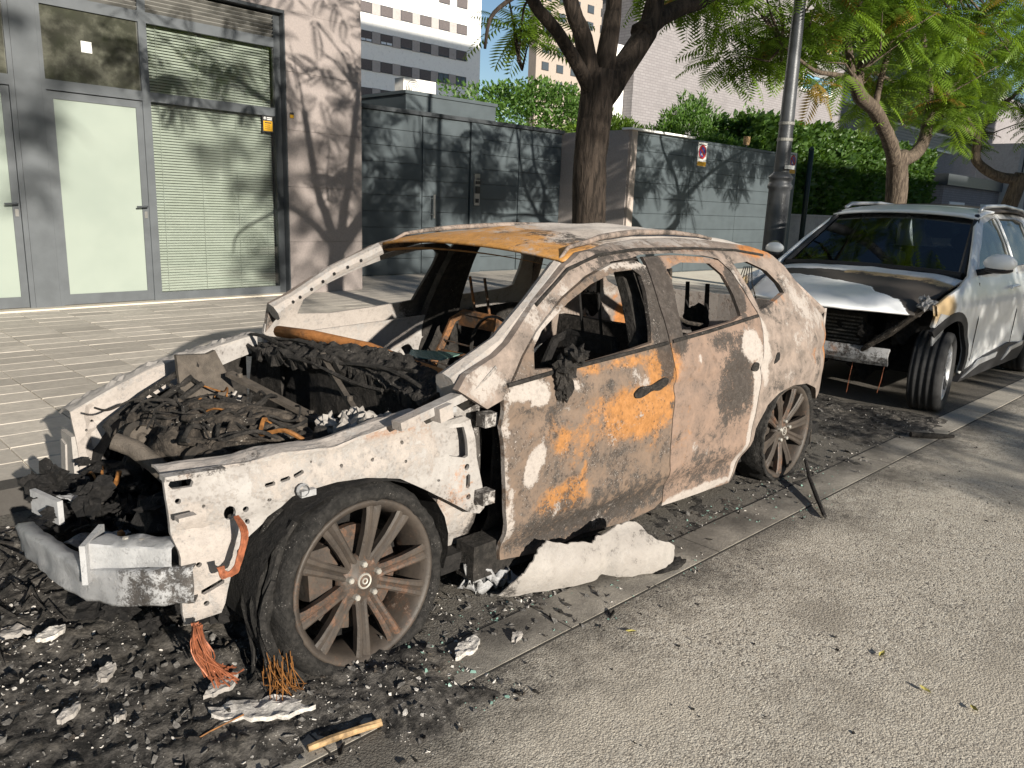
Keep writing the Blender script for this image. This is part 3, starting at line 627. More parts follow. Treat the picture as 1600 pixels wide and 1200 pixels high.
# ================================================================== trees and shrubs
def frond_template():
    V = []; F = []
    def quad(a, b, c, d): k = len(V); V.extend([a, b, c, d]); F.append((k, k+1, k+2, k+3))
    n = 12
    for i in range(n):
        x = .10+.88*i/(n-1); L = .27*math.sin(math.pi*(.22+.70*i/(n-1)))+.05; z0 = -.20*x*x
        for s in (-1, 1):
            quad((x-.010, 0, z0), (x+L*.22-.012, s*L*.5, z0-.01), (x+L*.42, s*L, z0-.08), (x+L*.25+.030, s*L*.45, z0-.02))
    quad((0, -.007, 0), (0, .007, 0), (1, .003, -.20), (1, -.003, -.20))
    return np.array(V), F
FV, FF = frond_template()
def rot_from(d, up):
    d = d/np.linalg.norm(d); y = np.cross(up, d); y /= (np.linalg.norm(y)+1e-9); z = np.cross(d, y); return np.stack([d, y, z], 1)
def fronds(mb, clumps, rs, per=7, size=(.32, .5), dens=1.0, dry=0.0):
    for (c, r, n) in clumps:
        for _ in range(int(n*dens)):
            while True:
                p = rs.uniform(-1, 1, 3)
                if .15 < p@p < 1: break
            tip = np.array(c)+p*np.array(r); br = rs.uniform(0, 1); dr = 1.0 if rs.uniform() < dry else 0.0
            for k in range(per):
                a = rs.uniform(0, 6.283); el = rs.uniform(-.75, .65)
                d = np.array([math.cos(a)*math.cos(el), math.sin(a)*math.cos(el), math.sin(el)])+p*.35
                R = rot_from(d, np.array([0, 0, 1.])+rs.uniform(-.4, .4, 3)); s = rs.uniform(*size)
                V = (FV*s)@R.T+tip+d*rs.uniform(0, .06)
                q = min(1, max(0, br*.6+rs.uniform(0, .4)))
                mb.add(V.tolist(), FF, (q, dr*rs.uniform(.4, 1), 0))
    return mb
def limb(mb, pts, r0, r1, n=10, jit=.05):
    P = [Vector(p) for p in pts]; Q = []
    for i in range(len(P)-1):
        for t in (0, .33, .66):
            a = P[max(i-1, 0)]; b = P[i]; c = P[i+1]; d = P[min(i+2, len(P)-1)]
            q = .5*((2*b)+(c-a)*t+(2*a-5*b+4*c-d)*t*t+(3*b-a-3*c+d)*t**3); Q.append(q)
    Q.append(P[-1]); m = len(Q); mb.tube(Q, [r0+(r1-r0)*i/(m-1) for i in range(m)], n, True, None, jit); return mb
def tree(name, base, label, limbs, clumps, bark, seed, cat='tree', dens=1.0, dry=0.0, per=7, size=(.32, .5), twigs=30):
    e = empty(name, base); tag(e, label, cat, 'street trees with feathery leaves'); rs = np.random.RandomState(seed)
    mb = MB(); limb(mb, limbs[0][0], limbs[0][1], limbs[0][2], 16, .06); tr = mb.build('trunk', bark, e, True)
    for pts, r0, r1 in limbs[1:]: limb(MB(), pts, r0, r1, 9, .05).build('limb', bark, tr, True) if False else None
    for pts, r0, r1 in limbs[1:]:
        mb = MB(); limb(mb, pts, r0, r1, 9, .06); mb.build('limb', bark, tr, True)
    tw = MB()
    ends = [l[0][-1] for l in limbs[1:]] or [limbs[0][0][-1]]
    for (c, r, n) in clumps:
        for k in range(max(1, int(n*.25))):
            q = np.array(c)+rs.uniform(-.7, .7, 3)*np.array(r); s = np.array(min(ends, key=lambda u: np.linalg.norm(np.array(u)-q)))
            if np.linalg.norm(s-q) > 3.2: continue
            m = (s+q)/2+rs.uniform(-.15, .15, 3); tw.tube([s, m, q], [.022, .014, .006], 5)
    if tw.v: tw.build('twigs', bark, e)
    cr_ = fronds(MB(), clumps, rs, per, size, dens, dry); cr_.build('crown', 'fern_leaf', e)
    return e
T1 = tree('street_tree', (5.43, 4.6, .12), 'street tree with shade-darkened bark whose trunk stands behind the burnt car roof',
     [([(5.44, 4.6, .1), (5.45, 4.6, .6), (5.45, 4.6, 1.32), (5.42, 4.6, 1.89), (5.45, 4.6, 2.26), (5.47, 4.6, 2.62)], .152, .14),
      ([(5.42, 4.6, 2.4), (5.20, 4.6, 2.62), (4.93, 4.6, 2.84), (4.62, 4.6, 3.03), (4.5, 4.58, 3.4), (4.55, 4.5, 4.4)], .065, .035),
      ([(5.42, 4.62, 2.45), (5.30, 4.64, 2.85), (5.17, 4.7, 3.15), (5.0, 4.9, 4.2)], .095, .05),
      ([(5.52, 4.6, 2.5), (5.6, 4.6, 3.0), (5.68, 4.65, 3.3), (5.9, 4.8, 4.6)], .095, .05),
      ([(5.50, 4.58, 2.4), (5.78, 4.56, 2.72), (6.02, 4.55, 3.0), (6.12, 4.55, 3.3), (6.2, 4.5, 4.2)], .12, .07),
      ([(5.95, 4.56, 2.98), (6.25, 4.56, 3.18), (6.6, 4.58, 3.33), (7.15, 4.6, 3.55), (8.1, 4.6, 4.3)], .10, .04),
      ([(4.62, 4.45, 3.03), (4.22, 4.2, 2.95), (3.98, 4.2, 2.82), (3.84, 4.2, 2.69), (3.80, 4.2, 2.50)], .022, .010),
      ([(5.1, 4.7, 3.2), (5.3, 5.3, 3.25), (5.42, 5.5, 3.1), (5.5, 5.6, 2.8)], .016, .006)],
     [((5.2, 4.7, 5.2), (2.0, 1.9, 1.1), 46), ((7.6, 4.7, 4.8), (1.5, 1.6, .9), 34), ((3.4, 4.4, 5.0), (1.2, 1.2, .8), 20), ((6.3, 5.6, 4.5), (1.2, .8, .6), 14),
      ((5.50, 5.6, 3.0), (.35, .25, .22), 4), ((5.75, 5.75, 3.35), (.4, .3, .25), 5), ((7.4, 4.95, 3.55), (.5, .3, .2), 8), ((6.9, 5.2, 4.0), (.9, .7, .4), 18), ((8.6, 4.9, 4.0), (.8, .8, .4), 12)],
     'bark_shaded', 3, dry=.12, per=6)
T2 = tree('street_tree', (13.45, 5.0, .12), 'forked street tree with bright feathery leaves behind the white car',
     [([(13.5, 5, .1), (13.5, 5, 1.0), (13.5, 5, 1.7), (13.38, 5, 2.25), (13.3, 5, 2.52)], .165, .155),
      ([(13.22, 5, 2.35), (12.95, 5, 2.62), (12.62, 5, 2.82), (12.17, 5, 3.04), (11.66, 5, 3.15), (11.40, 5, 3.36)], .115, .09),
      ([(11.5, 5, 3.2), (11.25, 5, 3.5), (10.99, 5, 3.85), (10.82, 5, 4.3), (10.6, 4.9, 5.2)], .06, .03), ([(11.55, 5, 3.15), (11.57, 5, 3.5), (11.54, 5, 3.9), (11.2, 5, 4.4), (11.1, 5.1, 5.2)], .06, .03),
      ([(11.45, 5, 3.3), (11.05, 5, 3.33), (10.71, 5, 3.32), (10.15, 5, 3.30), (9.5, 5.1, 3.5)], .05, .015), ([(12.2, 5, 3.05), (12.33, 5, 3.59), (12.52, 5, 4.05), (12.45, 5, 4.6), (12.6, 5.1, 5.4)], .05, .025),
      ([(13.3, 5, 2.42), (13.7, 5, 2.44), (14.08, 5, 2.56), (14.38, 5, 2.8), (14.40, 5, 3.1), (14.46, 5, 3.35)], .115, .085),
      ([(14.42, 5, 3.2), (14.3, 5, 3.5), (14.12, 5, 3.8), (13.62, 5, 4.3), (13.2, 5, 5.2)], .065, .03), ([(14.42, 5, 3.25), (14.9, 5, 3.5), (15.4, 5, 3.82), (16.47, 5, 4.31), (18.4, 5.1, 5.0)], .065, .03), ([(14.44, 5, 3.3), (14.8, 5, 3.8), (14.9, 5.1, 4.5), (15.2, 5.2, 5.4)], .05, .025)],
     [((11, 5, 4.5), (1.7, 1.5, .75), 46), ((13.3, 4.8, 5.0), (1.9, 1.8, .95), 56), ((15.6, 5, 4.7), (1.7, 1.6, .75), 44), ((17.8, 5.1, 5.0), (1.7, 1.5, .8), 34), ((9.6, 5.2, 4.15), (1.1, 1.1, .5), 24), ((9.5, 5.6, 3.55), (.7, .6, .3), 12),
      ((14.5, 4.65, 3.22), (.55, .5, .32), 11), ((12.9, 5.2, 3.45), (.8, .5, .3), 10), ((10.4, 5.2, 3.5), (.8, .6, .35), 10), ((16.6, 5.3, 3.7), (.7, .6, .3), 8), ((12.3, 4.5, 4.1), (1.2, .6, .5), 18), ((15, 4.4, 4.0), (.8, .5, .35), 8)],
     'bark_grey', 8, dry=.05, size=(.34, .58))
T3 = copy_tree(T2); T3.location = (20.0, 5.0, .12); T3.rotation_euler = (0, 0, 2.4); tag(T3, 'street tree at the right edge beyond the forked one', 'tree', 'street trees with feathery leaves')
T0 = copy_tree(T1); T0.location = (-2.3, 4.6, .12); T0.rotation_euler = (0, 0, 1.0); tag(T0, 'street tree left of the picture, casting shade on the shop front', 'tree', 'street trees with feathery leaves')
T4 = tree('street_tree', (8.6, -6.6, 0), 'street tree across the road behind the viewer, shading the white car',
     [([(8.6, -6.6, 0), (8.6, -6.6, 1.2), (8.3, -6.6, 2.4)], .22, .17), ([(8.3, -6.6, 2.3), (7.2, -6.4, 3), (6.2, -6.2, 4)], .1, .04), ([(8.3, -6.6, 2.3), (8.9, -6.7, 3), (9.4, -6.8, 4.2)], .1, .04)],
     [((7.4, -6.4, 3.5), (2.0, 1.5, 1.0), 95), ((9.2, -6.6, 3.9), (1.9, 1.5, 1.2), 80), ((5.55, -6.3, 3.75), (1.0, 1.2, .75), 46), ((6.6, -6.3, 4.9), (1.6, 1.3, .7), 30), ((5.6, -6.0, 2.7), (.7, .8, .35), 9), ((4.5, -6.2, 2.08), (.9, .5, .16), 12)], 'bark_grey', 21, per=8)
T5 = tree('street_tree', (-3.4, -7.4, 0), 'tall street tree across the road behind the viewer, shading the blinds',
     [([(-3.4, -7.4, 0), (-3.3, -7.4, 4), (-2.6, -7.4, 8.6)], .16, .12), ([(-2.6, -7.4, 8.4), (-1.0, -7.3, 9.8), (1.2, -7.2, 10.0), (3.2, -7, 9.8), (5.2, -7, 9.7)], .10, .04)],
     [((2.45, -7, 5.75), (.65, 1.0, .75), 14), ((2.0, -7.2, 7.3), (.9, 1.0, .8), 14), ((-.65, -7.1, 8.0), (.8, .9, .8), 12), ((-.45, -7.1, 6.9), (.35, .6, .5), 4), ((4.7, -7.0, 6.0), (1.2, 1.2, 1.3), 110), ((3.25, -7.0, 6.7), (.75, 1.0, 1.4), 34), ((6.6, -7.0, 7.4), (1.4, 1.2, .8), 30)], 'bark_grey', 33)
def leaves(mb, rs, n, sampler, size=(.1, .2), asp=.22, up=.5):
    P = []
    for _ in range(n):
        p, o = sampler(rs); d = np.array(o)*.6+rs.normal(0, .6, 3)+np.array([0, 0, up]); R = rot_from(d, rs.normal(0, 1, 3)); L = rs.uniform(*size); w_ = L*asp
        V = np.array([(0, 0, 0), (L*.5, w_, L*.06), (L, 0, 0), (L*.5, -w_, L*.06)])@R.T+p
        q = rs.uniform(0, 1); mb.add(V.tolist(), [(0, 1, 2, 3)], (q, 0, 0))
    return mb
def ell(c, r, fill=.55):
    def f(rs):
        v = rs.normal(0, 1, 3); v /= np.linalg.norm(v); k = fill+(1-fill)*rs.uniform(0, 1)**.6
        k *= .8+.34*fbm(v*1.0+np.array(c)*.3, 2.2, 3); return np.array(c)+v*k*np.array(r), v
    return f
def boxs(a, b):
    a = np.array(a); b = np.array(b)
    def f(rs):
        p = rs.uniform(a, b); t = rs.uniform()
        if t < .6: p[1] = a[1]+abs(rs.normal(0, .22))
        elif t < .85: p[2] = b[2]-abs(rs.normal(0, .22))
        p[2] += .25*fbm((p[0]*.8, p[1], 0), 1.3, 3)*(p[2]-a[2])/(b[2]-a[2]); p[1] += .25*fbm((p[0], 3, p[2]), 1.1, 3); return p, np.array([0, -1, .4])
    return f
def shrub(name, label, sampler, n, mat, base, size, asp=.22, seed=1, stems=6, cat='shrub', up=.5):
    e = empty(name, base); tag(e, label, cat); rs = np.random.RandomState(seed)
    leaves(MB(), rs, n, sampler, size, asp, up).build('foliage', mat, e); mb = MB()
    for k in range(stems): q, _ = sampler(rs); mb.tube([(base[0]+rs.uniform(-.3, .3), base[1]+.2, base[2]), (np.array(base)+q)/2+rs.uniform(-.2, .2, 3), q], [.05, .035, .012], 6)
    mb.build('stems', 'bark_grey', e); return e
shrub('garden_tree', 'spreading green garden tree rising behind the left gate', ell((17.2, 16.6, 3.7), (3.9, 1.6, 1.55)), 15000, 'garden_leaf', (17.2, 16.6, .1), (.07, .17), .26, 4, 8, 'tree', .1)
shrub('oleander_bush', 'yellow green oleander bush over the wall left of the dark trunk', ell((17.6, 14.3, 3.35), (1.7, .8, .8)), 4000, 'fern_leaf', (17.6, 14.3, .1), (.10, .2), .13, 5)
shrub('oleander_bush', 'dark green oleander bush in front of the pale brick wall', ell((20.6, 13.6, 3.3), (2.3, 1.0, 1.55)), 11000, 'garden_leaf', (20.6, 13.6, .1), (.11, .22), .14, 6)
shrub('garden_bush', 'leafy bush above the right gate beside the lamp post', ell((24.6, 13.6, 3.4), (2.6, 1.1, 1.5)), 10000, 'garden_leaf', (24.6, 13.6, .1), (.07, .16), .3, 7)
shrub('garden_bush', 'low bush peeping over the top of the right gate', ell((19.6, 12.0, 2.9), (2.2, .7, .75)), 6000, 'garden_leaf', (19.6, 12.0, .1), (.07, .15), .3, 9)
shrub('hedge', 'tall dense dark green hedge behind the low garden wall', boxs((20.75, 11.75, .9), (35.5, 13.2, 4.15)), 30000, 'hedge_leaf', (28, 12.6, .1), (.12, .26), .3, 8, 14, 'hedge', .2)
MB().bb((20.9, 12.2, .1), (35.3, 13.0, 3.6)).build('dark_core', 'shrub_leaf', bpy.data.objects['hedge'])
# ================================================================== burnt estate car
YC, XF, XR = 2.88, 1.346, 4.216
_wz = np.array([(.0, .84), (.12, .87), (.25, .905), (.45, .92), (.62, .925), (.78, .912), (.89, .88), (1.0, .835), (1.1, .785), (1.19, .735), (1.26, .69), (1.31, .63), (1.355, .48), (1.39, .25)])
def HW(x, z, off=0):
    xa = x-XF; w_ = float(np.interp(z, _wz[:, 0], _wz[:, 1]))-off
    if xa < -.1: w_ -= .11*((-.1-xa)/.6)**2
    if xa > 2.905: w_ -= .22*((xa-2.905)/.75)**2
    if z > .89 and xa > 1.5: w_ -= (z-.89)*.06*(xa-1.5)
    return w_
def side(off=0, s=1, wob=.004):
    def f(x, z):
        w_ = HW(x, z, off)
        if z < .86: w_ += -.014*math.exp(-((z-.70)/.03)**2)*(1 if z < .72 else .6)+.010*math.exp(-((z-.30)/.05)**2)-.02*math.exp(-((z-.20)/.06)**2)
        w_ += wob*fbm((x, z, off*7+s), 5, 3)
        return (x, YC-s*w_, z)
    return f
def stains(lst):
    def f(x, z):
        v = {'a': 0., 'g': 0., 'd': 0., 'b': 0.}
        for L, cx, cz, rx, rz_, s in lst:
            d = ((x-cx)/rx)**2+((z-cz)/rz_)**2; k = s*math.exp(-.9*d*d) if d < 2.2 else 0
            if L == 'b': v['b'] = max(v['b'], k)
            else: v[L] = max(v[L], k)
        b = 1-.75*min(1, v['b'])
        return (v['a']*.88, v['g']*.84, v['d']*.82*b)
    return f
def spots(lst, x0, x1, z0, z1, n, seed, kinds='ddda'):
    r_ = random.Random(seed)
    for _ in range(n):
        q = r_.uniform(.012, .05); lst.append((r_.choice(kinds), r_.uniform(x0, x1), r_.uniform(z0, z1), q, q*r_.uniform(.5, 1.6), r_.uniform(.35, .8)))
    return lst
car = empty('burnt_car', (2.9, YC, 0)); tag(car, 'burnt out stripped estate car on collapsed tyres in the foreground', 'car')
FD_ST = [('a', 2.035, .814, .138, .037, 1), ('a', 2.114, .78, .063, .033, .8), ('a', 1.931, .623, .04, .19, .8), ('a', 1.966, .309, .036, .16, .7), ('a', 2.077, .504, .049, .081, 1.1), ('a', 2.116, .548, .035, .067, .9), ('a', 2.302, .801, .073, .03, .9), ('a', 2.257, .714, .058, .029, .6), ('g', 2.779, .634, .302, .137, 1.2), ('g', 2.9, .789, .113, .111, 1.2), ('g', 2.575, .852, .232, .036, .9), ('g', 2.289, .348, .182, .074, 1), ('g', 2.474, .681, .19, .102, .45), ('g', 2.32, .574, .184, .1, .5), ('g', 2.688, .62, .178, .09, 1.2), ('d', 2.551, .2, .6, .08, 1.0), ('d', 2.45, .43, .45, .12, .34), ('d', 2.17, .678, .085, .109, .62), ('d', 2.129, .61, .035, .06, .6), ('d', 2.046, .747, .1, .032, .6), ('d', 2.802, .268, .301, .06, .7), ('d', 2.566, .295, .289, .056, .55), ('b', 2.568, .527, .338, .18, .8),
         ('a', 2.25, 1.05, .16, .1, .9), ('a', 2.75, 1.24, .3, .02, .9), ('d', 2.95, 1.06, .085, .34, 1.7), ('d', 2.5, 1.195, .25, .02, .7), ('d', 2.45, .26, .6, .12, .62), ('d', 2.75, .4, .2, .1, .4), ('d', 2.6, .74, .05, .05, .5), ('d', 2.43, .8, .08, .04, .5), ('g', 2.85, .5, .12, .1, .5), ('a', 2.62, .55, .16, .07, .34), ('a', 2.7, .48, .12, .05, .3)]
RD_ST = [('g', 3.011, .833, .052, .113, .7), ('g', 3.064, .433, .105, .197, .4), ('b', 3.184, .694, .215, .176, 1.2), ('d', 3.532, .649, .203, .204, 1.1), ('d', 3.498, .874, .225, .041, .9), ('a', 3.70, .827, .10, .083, 1.3), ('a', 3.77, .62, .06, .176, 1.2), ('a', 3.75, .34, .05, .2, 1.1), ('d', 3.3, .36, .35, .14, .36), ('d', 3.403, .231, .46, .087, .6), ('a', 3.355, .105, .391, .026, 1.1), ('d', 3.138, .452, .096, .066, .35), ('a', 3.7, .16, .05, .12, 1), ('d', 3.07, 1.08, .09, .3, 1.7), ('d', 3.4, .24, .45, .12, .6), ('d', 3.6, .5, .16, .12, .5), ('d', 3.3, 1.262, .4, .015, .5), ('g', 3.35, 1.26, .2, .03, .6), ('d', 3.69, 1.08, .06, .16, 1.2)]
BS_ST = [('d', 3.96, .732, .05, .18, .75), ('d', 4.1, .924, .2, .03, .45), ('a', 4.4, .977, .173, .098, .7), ('a', 4.284, 1.08, .09, .12, .6), ('g', 4.78, .70, .08, .12, 1.1), ('a', 3.84, .78, .05, .22, 1.0), ('b', 4.144, .713, .3, .184, 1), ('g', 4.07, 1.285, .216, .035, .9), ('a', 4.55, .897, .173, .079, .7), ('a', 3.4, 1.33, .7, .03, .7), ('d', 3.75, 1.15, .06, .14, .8), ('d', 4.0, 1.0, .2, .03, .7), ('d', 4.22, 1.12, .04, .1, .6), ('d', 3.3, 1.295, .5, .015, .5), ('d', 4.0, .58, .1, .05, .7), ('d', 4.5, .62, .08, .1, .5), ('a', 4.65, .75, .1, .1, .5), ('d', 4.35, .9, .06, .08, .45), ('a', 4.3, .85, .3, .2, .42), ('d', 4.25, .62, .1, .06, .5), ('d', 4.45, .78, .05, .12, .45), ('a', 4.1, .62, .1, .05, .5), ('d', 4.0, 1.1, .3, .03, .3), ('g', 3.45, 1.3, .25, .02, .5), ('d', 2.2, 1.07, .25, .05, .35), ('a', 2.3, 1.12, .3, .12, .6), ('d', 2.9, 1.29, .3, .035, .75), ('d', 2.62, 1.245, .2, .03, .7), ('d', 2.3, 1.115, .2, .04, .6), ('a', 1.84, .87, .12, .07, .75), ('d', 1.95, .85, .05, .05, .5), ('d', 4.72, .93, .1, .06, .3), ('a', 3.76, 1.1, .06, .12, .55)]
spots(FD_ST, 1.95, 3.0, .15, .85, 46, 3, 'dddagg'); spots(RD_ST, 3.0, 3.75, .12, .85, 16, 4, 'dddag'); spots(RD_ST, 3.3, 3.75, .4, .85, 16, 5, 'd'); spots(BS_ST, 3.8, 4.8, .5, 1.2, 14, 6, 'dag')
qwin = [(3.79, 1.225), (3.946, 1.232), (4.107, 1.18), (4.187, 1.11), (4.205, 1.06), (4.079, 1.028), (3.865, .985), (3.845, 1.08)]
fwin = [(2.102, .885), (2.125, .963), (2.191, 1.018), (2.385, 1.11), (2.567, 1.173), (2.757, 1.216), (2.888, 1.222), (2.93, 1.195), (2.925, 1.128), (2.889, 1.011), (2.855, .915), (2.582, .89), (2.3, .873)]
rwin = [(3.2, 1.225), (3.30, 1.243), (3.552, 1.232), (3.631, 1.173), (3.655, 1.083), (3.66, .975), (3.574, .955), (3.105, .922), (3.125, 1.047), (3.156, 1.158)]
fdoor = [(1.925, .84), (1.915, .65), (1.945, .367), (1.97, .15), (2.264, .105), (2.452, .125), (2.78, .09), (2.986, .102), (3.04, .131), (3.042, .185), (3.007, .327), (2.986, .562), (3.004, .732), (2.995, .82), (2.985, .9), (2.99, 1.1), (3.0, 1.235), (2.93, 1.262), (2.76, 1.25), (2.55, 1.198), (2.36, 1.125), (2.16, 1.015), (2.06, .935), (1.99, .862)]
rdoor = [(2.999, .82), (3.010, .732), (2.992, .562), (3.013, .327), (3.048, .185), (3.05, .1), (3.2, .092), (3.672, .075), (3.698, .16), (3.735, .26), (3.768, .45), (3.786, .62), (3.80, .75), (3.838, .95), (3.79, 1.05), (3.722, 1.185), (3.65, 1.245), (3.54, 1.262), (3.28, 1.276), (3.015, 1.272), (2.998, 1.1), (2.993, .9)]
bside = [(1.72, .86), (1.768, .903), (1.929, .953), (2.004, .99), (2.208, 1.124), (2.456, 1.25), (2.6, 1.297), (2.9, 1.328), (3.23, 1.345), (3.57, 1.348), (3.85, 1.335), (4.1, 1.308), (4.24, 1.275), (4.35, 1.20), (4.44, 1.08), (4.58, .965), (4.74, .90), (4.88, .82), (4.93, .70), (4.90, .56), (4.78, .44), (4.62, .40), (4.52, .49), (4.342, .545), (4.172, .557), (4.013, .533), (3.899, .483), (3.802, .366), (3.745, .218), (3.68, .07), (3.705, .16), (3.741, .26), (3.774, .45), (3.792, .62), (3.806, .75), (3.844, .955), (3.797, 1.053), (3.728, 1.19), (3.655, 1.252), (3.54, 1.27), (3.28, 1.285), (3.01, 1.283), (2.93, 1.271), (2.76, 1.259), (2.55, 1.207), (2.36, 1.134), (2.16, 1.024), (2.055, .943), (1.98, .868), (1.92, .80), (1.84, .78)]
def car_panel(name, mat, outline, holes, off, s, th, step=.035, st=None, parent=car, smooth=True, wob=.004):
    mb = MB(); panel(mb, outline, holes, side(off, s, wob), step, th, lambda u, v: (0, s, 0), st); return mb.build(name, mat, parent, 'auto')
FAR_ST = [('a', 2.4, .8, .5, .2, .8), ('a', 3.4, .85, .4, .15, .5), ('d', 2.9, 1.05, .15, .3, 1.2), ('d', 3.3, .6, .5, .3, .8), ('d', 2.3, .4, .5, .2, .5)]
for s in (1, -1):
    bs = car_panel('body_side', 'burnt_side', bside if s == 1 else [(max(x, 1.93), z) for x, z in bside if x > 1.9], [qwin], 0, s, .03, .035, stains(BS_ST))
    fd = car_panel('front_door', 'burnt_door' if s == 1 else 'burnt_apron', fdoor, [fwin], 0, s, .02, .025 if s == 1 else .06, stains(FD_ST if s == 1 else FAR_ST))
    rdr = car_panel('rear_door', 'burnt_rear_door' if s == 1 else 'burnt_apron', rdoor, [rwin], 0, s, .02, .025 if s == 1 else .06, stains(RD_ST if s == 1 else FAR_ST))
    # inner skins, below the belt
    hole = smooth_poly([(2.66, .60), (2.74, .68), (2.80, .66), (2.86, .52), (2.84, .42), (2.78, .40), (2.74, .55)], 2)
    h2 = [(2.16, .58), (2.20, .58), (2.20, .68), (2.16, .68)]; h3 = smooth_poly([(2.3, .62), (2.36, .62), (2.36, .68), (2.3, .68)], 1)
    inn = [(2.0, .80), (1.98, .2), (2.95, .15), (2.95, .84)]
    car_panel('inner_skin', 'burnt_apron' if s < 0 else 'char', inn, [hole, h2, h3] if s < 0 else [], .13, s, .012, .05, stains([('a', 2.4, .74, .5, .1, .8), ('d', 2.5, .35, .5, .2, .6), ('b', 2.3, .7, .3, .2, .5)]), fd)
    car_panel('inner_skin', 'char', [(3.05, .84), (3.05, .15), (3.62, .15), (3.7, .88)], [], .13, s, .012, .06, None, rdr)
    # B pillar and sill behind the doors
    mb = MB(); panel(mb, [(2.80, .2), (3.18, .2), (3.12, .9), (3.10, 1.28), (2.94, 1.28), (2.88, .9)], [], side(.10, s), .06, .05, lambda u, v: (0, s, 0)); mb.build('b_pillar', 'char', car)
    mb = MB(); mb.bar((1.85, YC-s*.80, .16), (3.75, YC-s*.80, .15), .10, .14, (0, 0, 1)); mb.build('sill', 'char', car)
# belt weather strips, door handles, mirror stub, fuel flap on the near side
def strip(name, xz, off, wd, mat, par, s=1):
    mb = MB(); P = [Vector(side(off, s, 0)(x, z)) for x, z in xz]
    mb.tube(P, wd, 6); return mb.build(name, mat, par)
fd1 = bpy.data.objects['front_door']; rd1 = bpy.data.objects['rear_door']
strip('belt_strip', [(1.95, .848), (2.2, .866), (2.58, .885), (2.97, .905)], -.004, .009, 'char', fd1)
strip('belt_strip', [(3.01, .908), (3.3, .925), (3.6, .948), (3.82, .965)], -.004, .009, 'char', rd1)
strip('drip_rail', [(2.2, 1.112), (2.456, 1.236), (2.7, 1.285), (3.0, 1.305), (3.5, 1.305), (3.9, 1.29), (4.15, 1.262)], -.004, .008, 'char', car)
hp = smooth_poly([(2.69, .712), (2.72, .745), (2.80, .735), (2.86, .752), (2.925, .765), (2.935, .73), (2.88, .70), (2.83, .715), (2.77, .695), (2.71, .69)], 2)
mb = MB(); panel(mb, hp, [], side(-.012), .02, .02, lambda u, v: (0, 1, 0)); mb.build('door_handle', 'char', fd1)
mb = MB(); panel(mb, smooth_poly([(3.69, .70), (3.70, .74), (3.75, .735), (3.78, .70), (3.74, .685)], 1), [], side(-.008), .02, .012, lambda u, v: (0, 1, 0)); mb.build('door_handle', 'char', rd1)
mb = MB(); panel(mb, smooth_poly([(3.93, .70), (3.985, .71), (3.985, .765), (3.94, .765)], 1), [], side(-.003), .02, .008, lambda u, v: (0, 1, 0)); mb.build('side_marker_hole', 'char_dark', bs if False else car)
def lump(mb, c, r, seed=0, amp=.35, n=10, sq=(1, 1, 1)):
    vs = []; m = n*2
    for i in range(n+1):
        for j in range(m):
            t = math.pi*i/n; p = 2*math.pi*j/m; d = Vector((math.sin(t)*math.cos(p), math.sin(t)*math.sin(p), math.cos(t)))
            k = 1+amp*fbm(d*1.3+Vector((seed*3.1, seed, 0)), 1.6, 5); vs.append((c[0]+d.x*r*k*sq[0], c[1]+d.y*r*k*sq[1], c[2]+d.z*r*k*sq[2]))
    return mb.add(vs, [(i*m+j, (i+1)*m+j, (i+1)*m+(j+1) % m, i*m+(j+1) % m) for i in range(n) for j in range(m)])
mb = MB(); lump(mb, (2.235, 1.965, .875), .05, 3, .7, 8, (1, .9, 1.0)); lump(mb, (2.27, 1.935, .935), .042, 8, .8, 8, (1, 1, .8)); lump(mb, (2.225, 1.955, .81), .04, 6, .7, 8, (.8, .7, 1.3)); mb.build('mirror_stub', 'char', fd1)
# roof
def zr(x): return float(np.interp(x, [2.44, 2.6, 2.9, 3.23, 3.57, 3.85, 4.1, 4.26], [1.248, 1.292, 1.325, 1.342, 1.345, 1.332, 1.305, 1.272]))
def roof_pt(u, v):
    y = -1+2*v; xf0 = 2.47+.03*abs(y)**2; x = xf0+(4.27-xf0)*u; z = zr(x); w_ = HW(x, z)-.03
    bk = .007*math.sin(y*9+x*2)*min(1, u*3)+.012*fbm((x*1.5, y*1.2, 2), 1.6, 3)*min(1, u*2.5)
    return (x, YC+y*w_, z+.048*(1-abs(y)**2.2)+bk)
def roof_st(x, y, z):
    r = max(0, min(1, (3.02-x+.3*fbm((x, y, 0), 2.2, 4))/.35)); b = math.exp(-((x-2.80)/.16)**2-((y-2.55)/.35)**2)
    return (max(0, min(1, (x-2.85)/.35))*.85*(1-.6*r), r*.8, b*.55+(.2 if x > 3.8 else 0))
mb = MB(); mb.grid(roof_pt, 44, 40, None, roof_st); rf = mb.build('roof', 'burnt_roof', car, True); rf.modifiers.new('s', 'SOLIDIFY').thickness = .012
mb = MB()                                            # header flange under the windscreen edge
mb.grid(lambda u, v: tuple(Vector(roof_pt(.0, v))+Vector((.05*u-.002, 0, -.035-.012*u))), 2, 30, None, lambda x, y, z: (0, .9, .2)); mb.build('header_rail', 'burnt_roof', rf)
for s in (1, -1):
    P = []
    for x in np.linspace(2.50, 3.90, 16):
        t = (x-2.50)/1.4; z = zr(x)+.016+.016*math.sin(math.pi*min(1, max(0, t)))**.4-.02*(t < .05); P.append((x, YC-s*(HW(x, zr(x))-.07), z))
    mb = MB(); mb.tube(P, [.007, .013, .015, .015, .013, .007], 10, True, (.2, .15, .32)); mb.build('roof_rail', 'burnt_side', car, True)
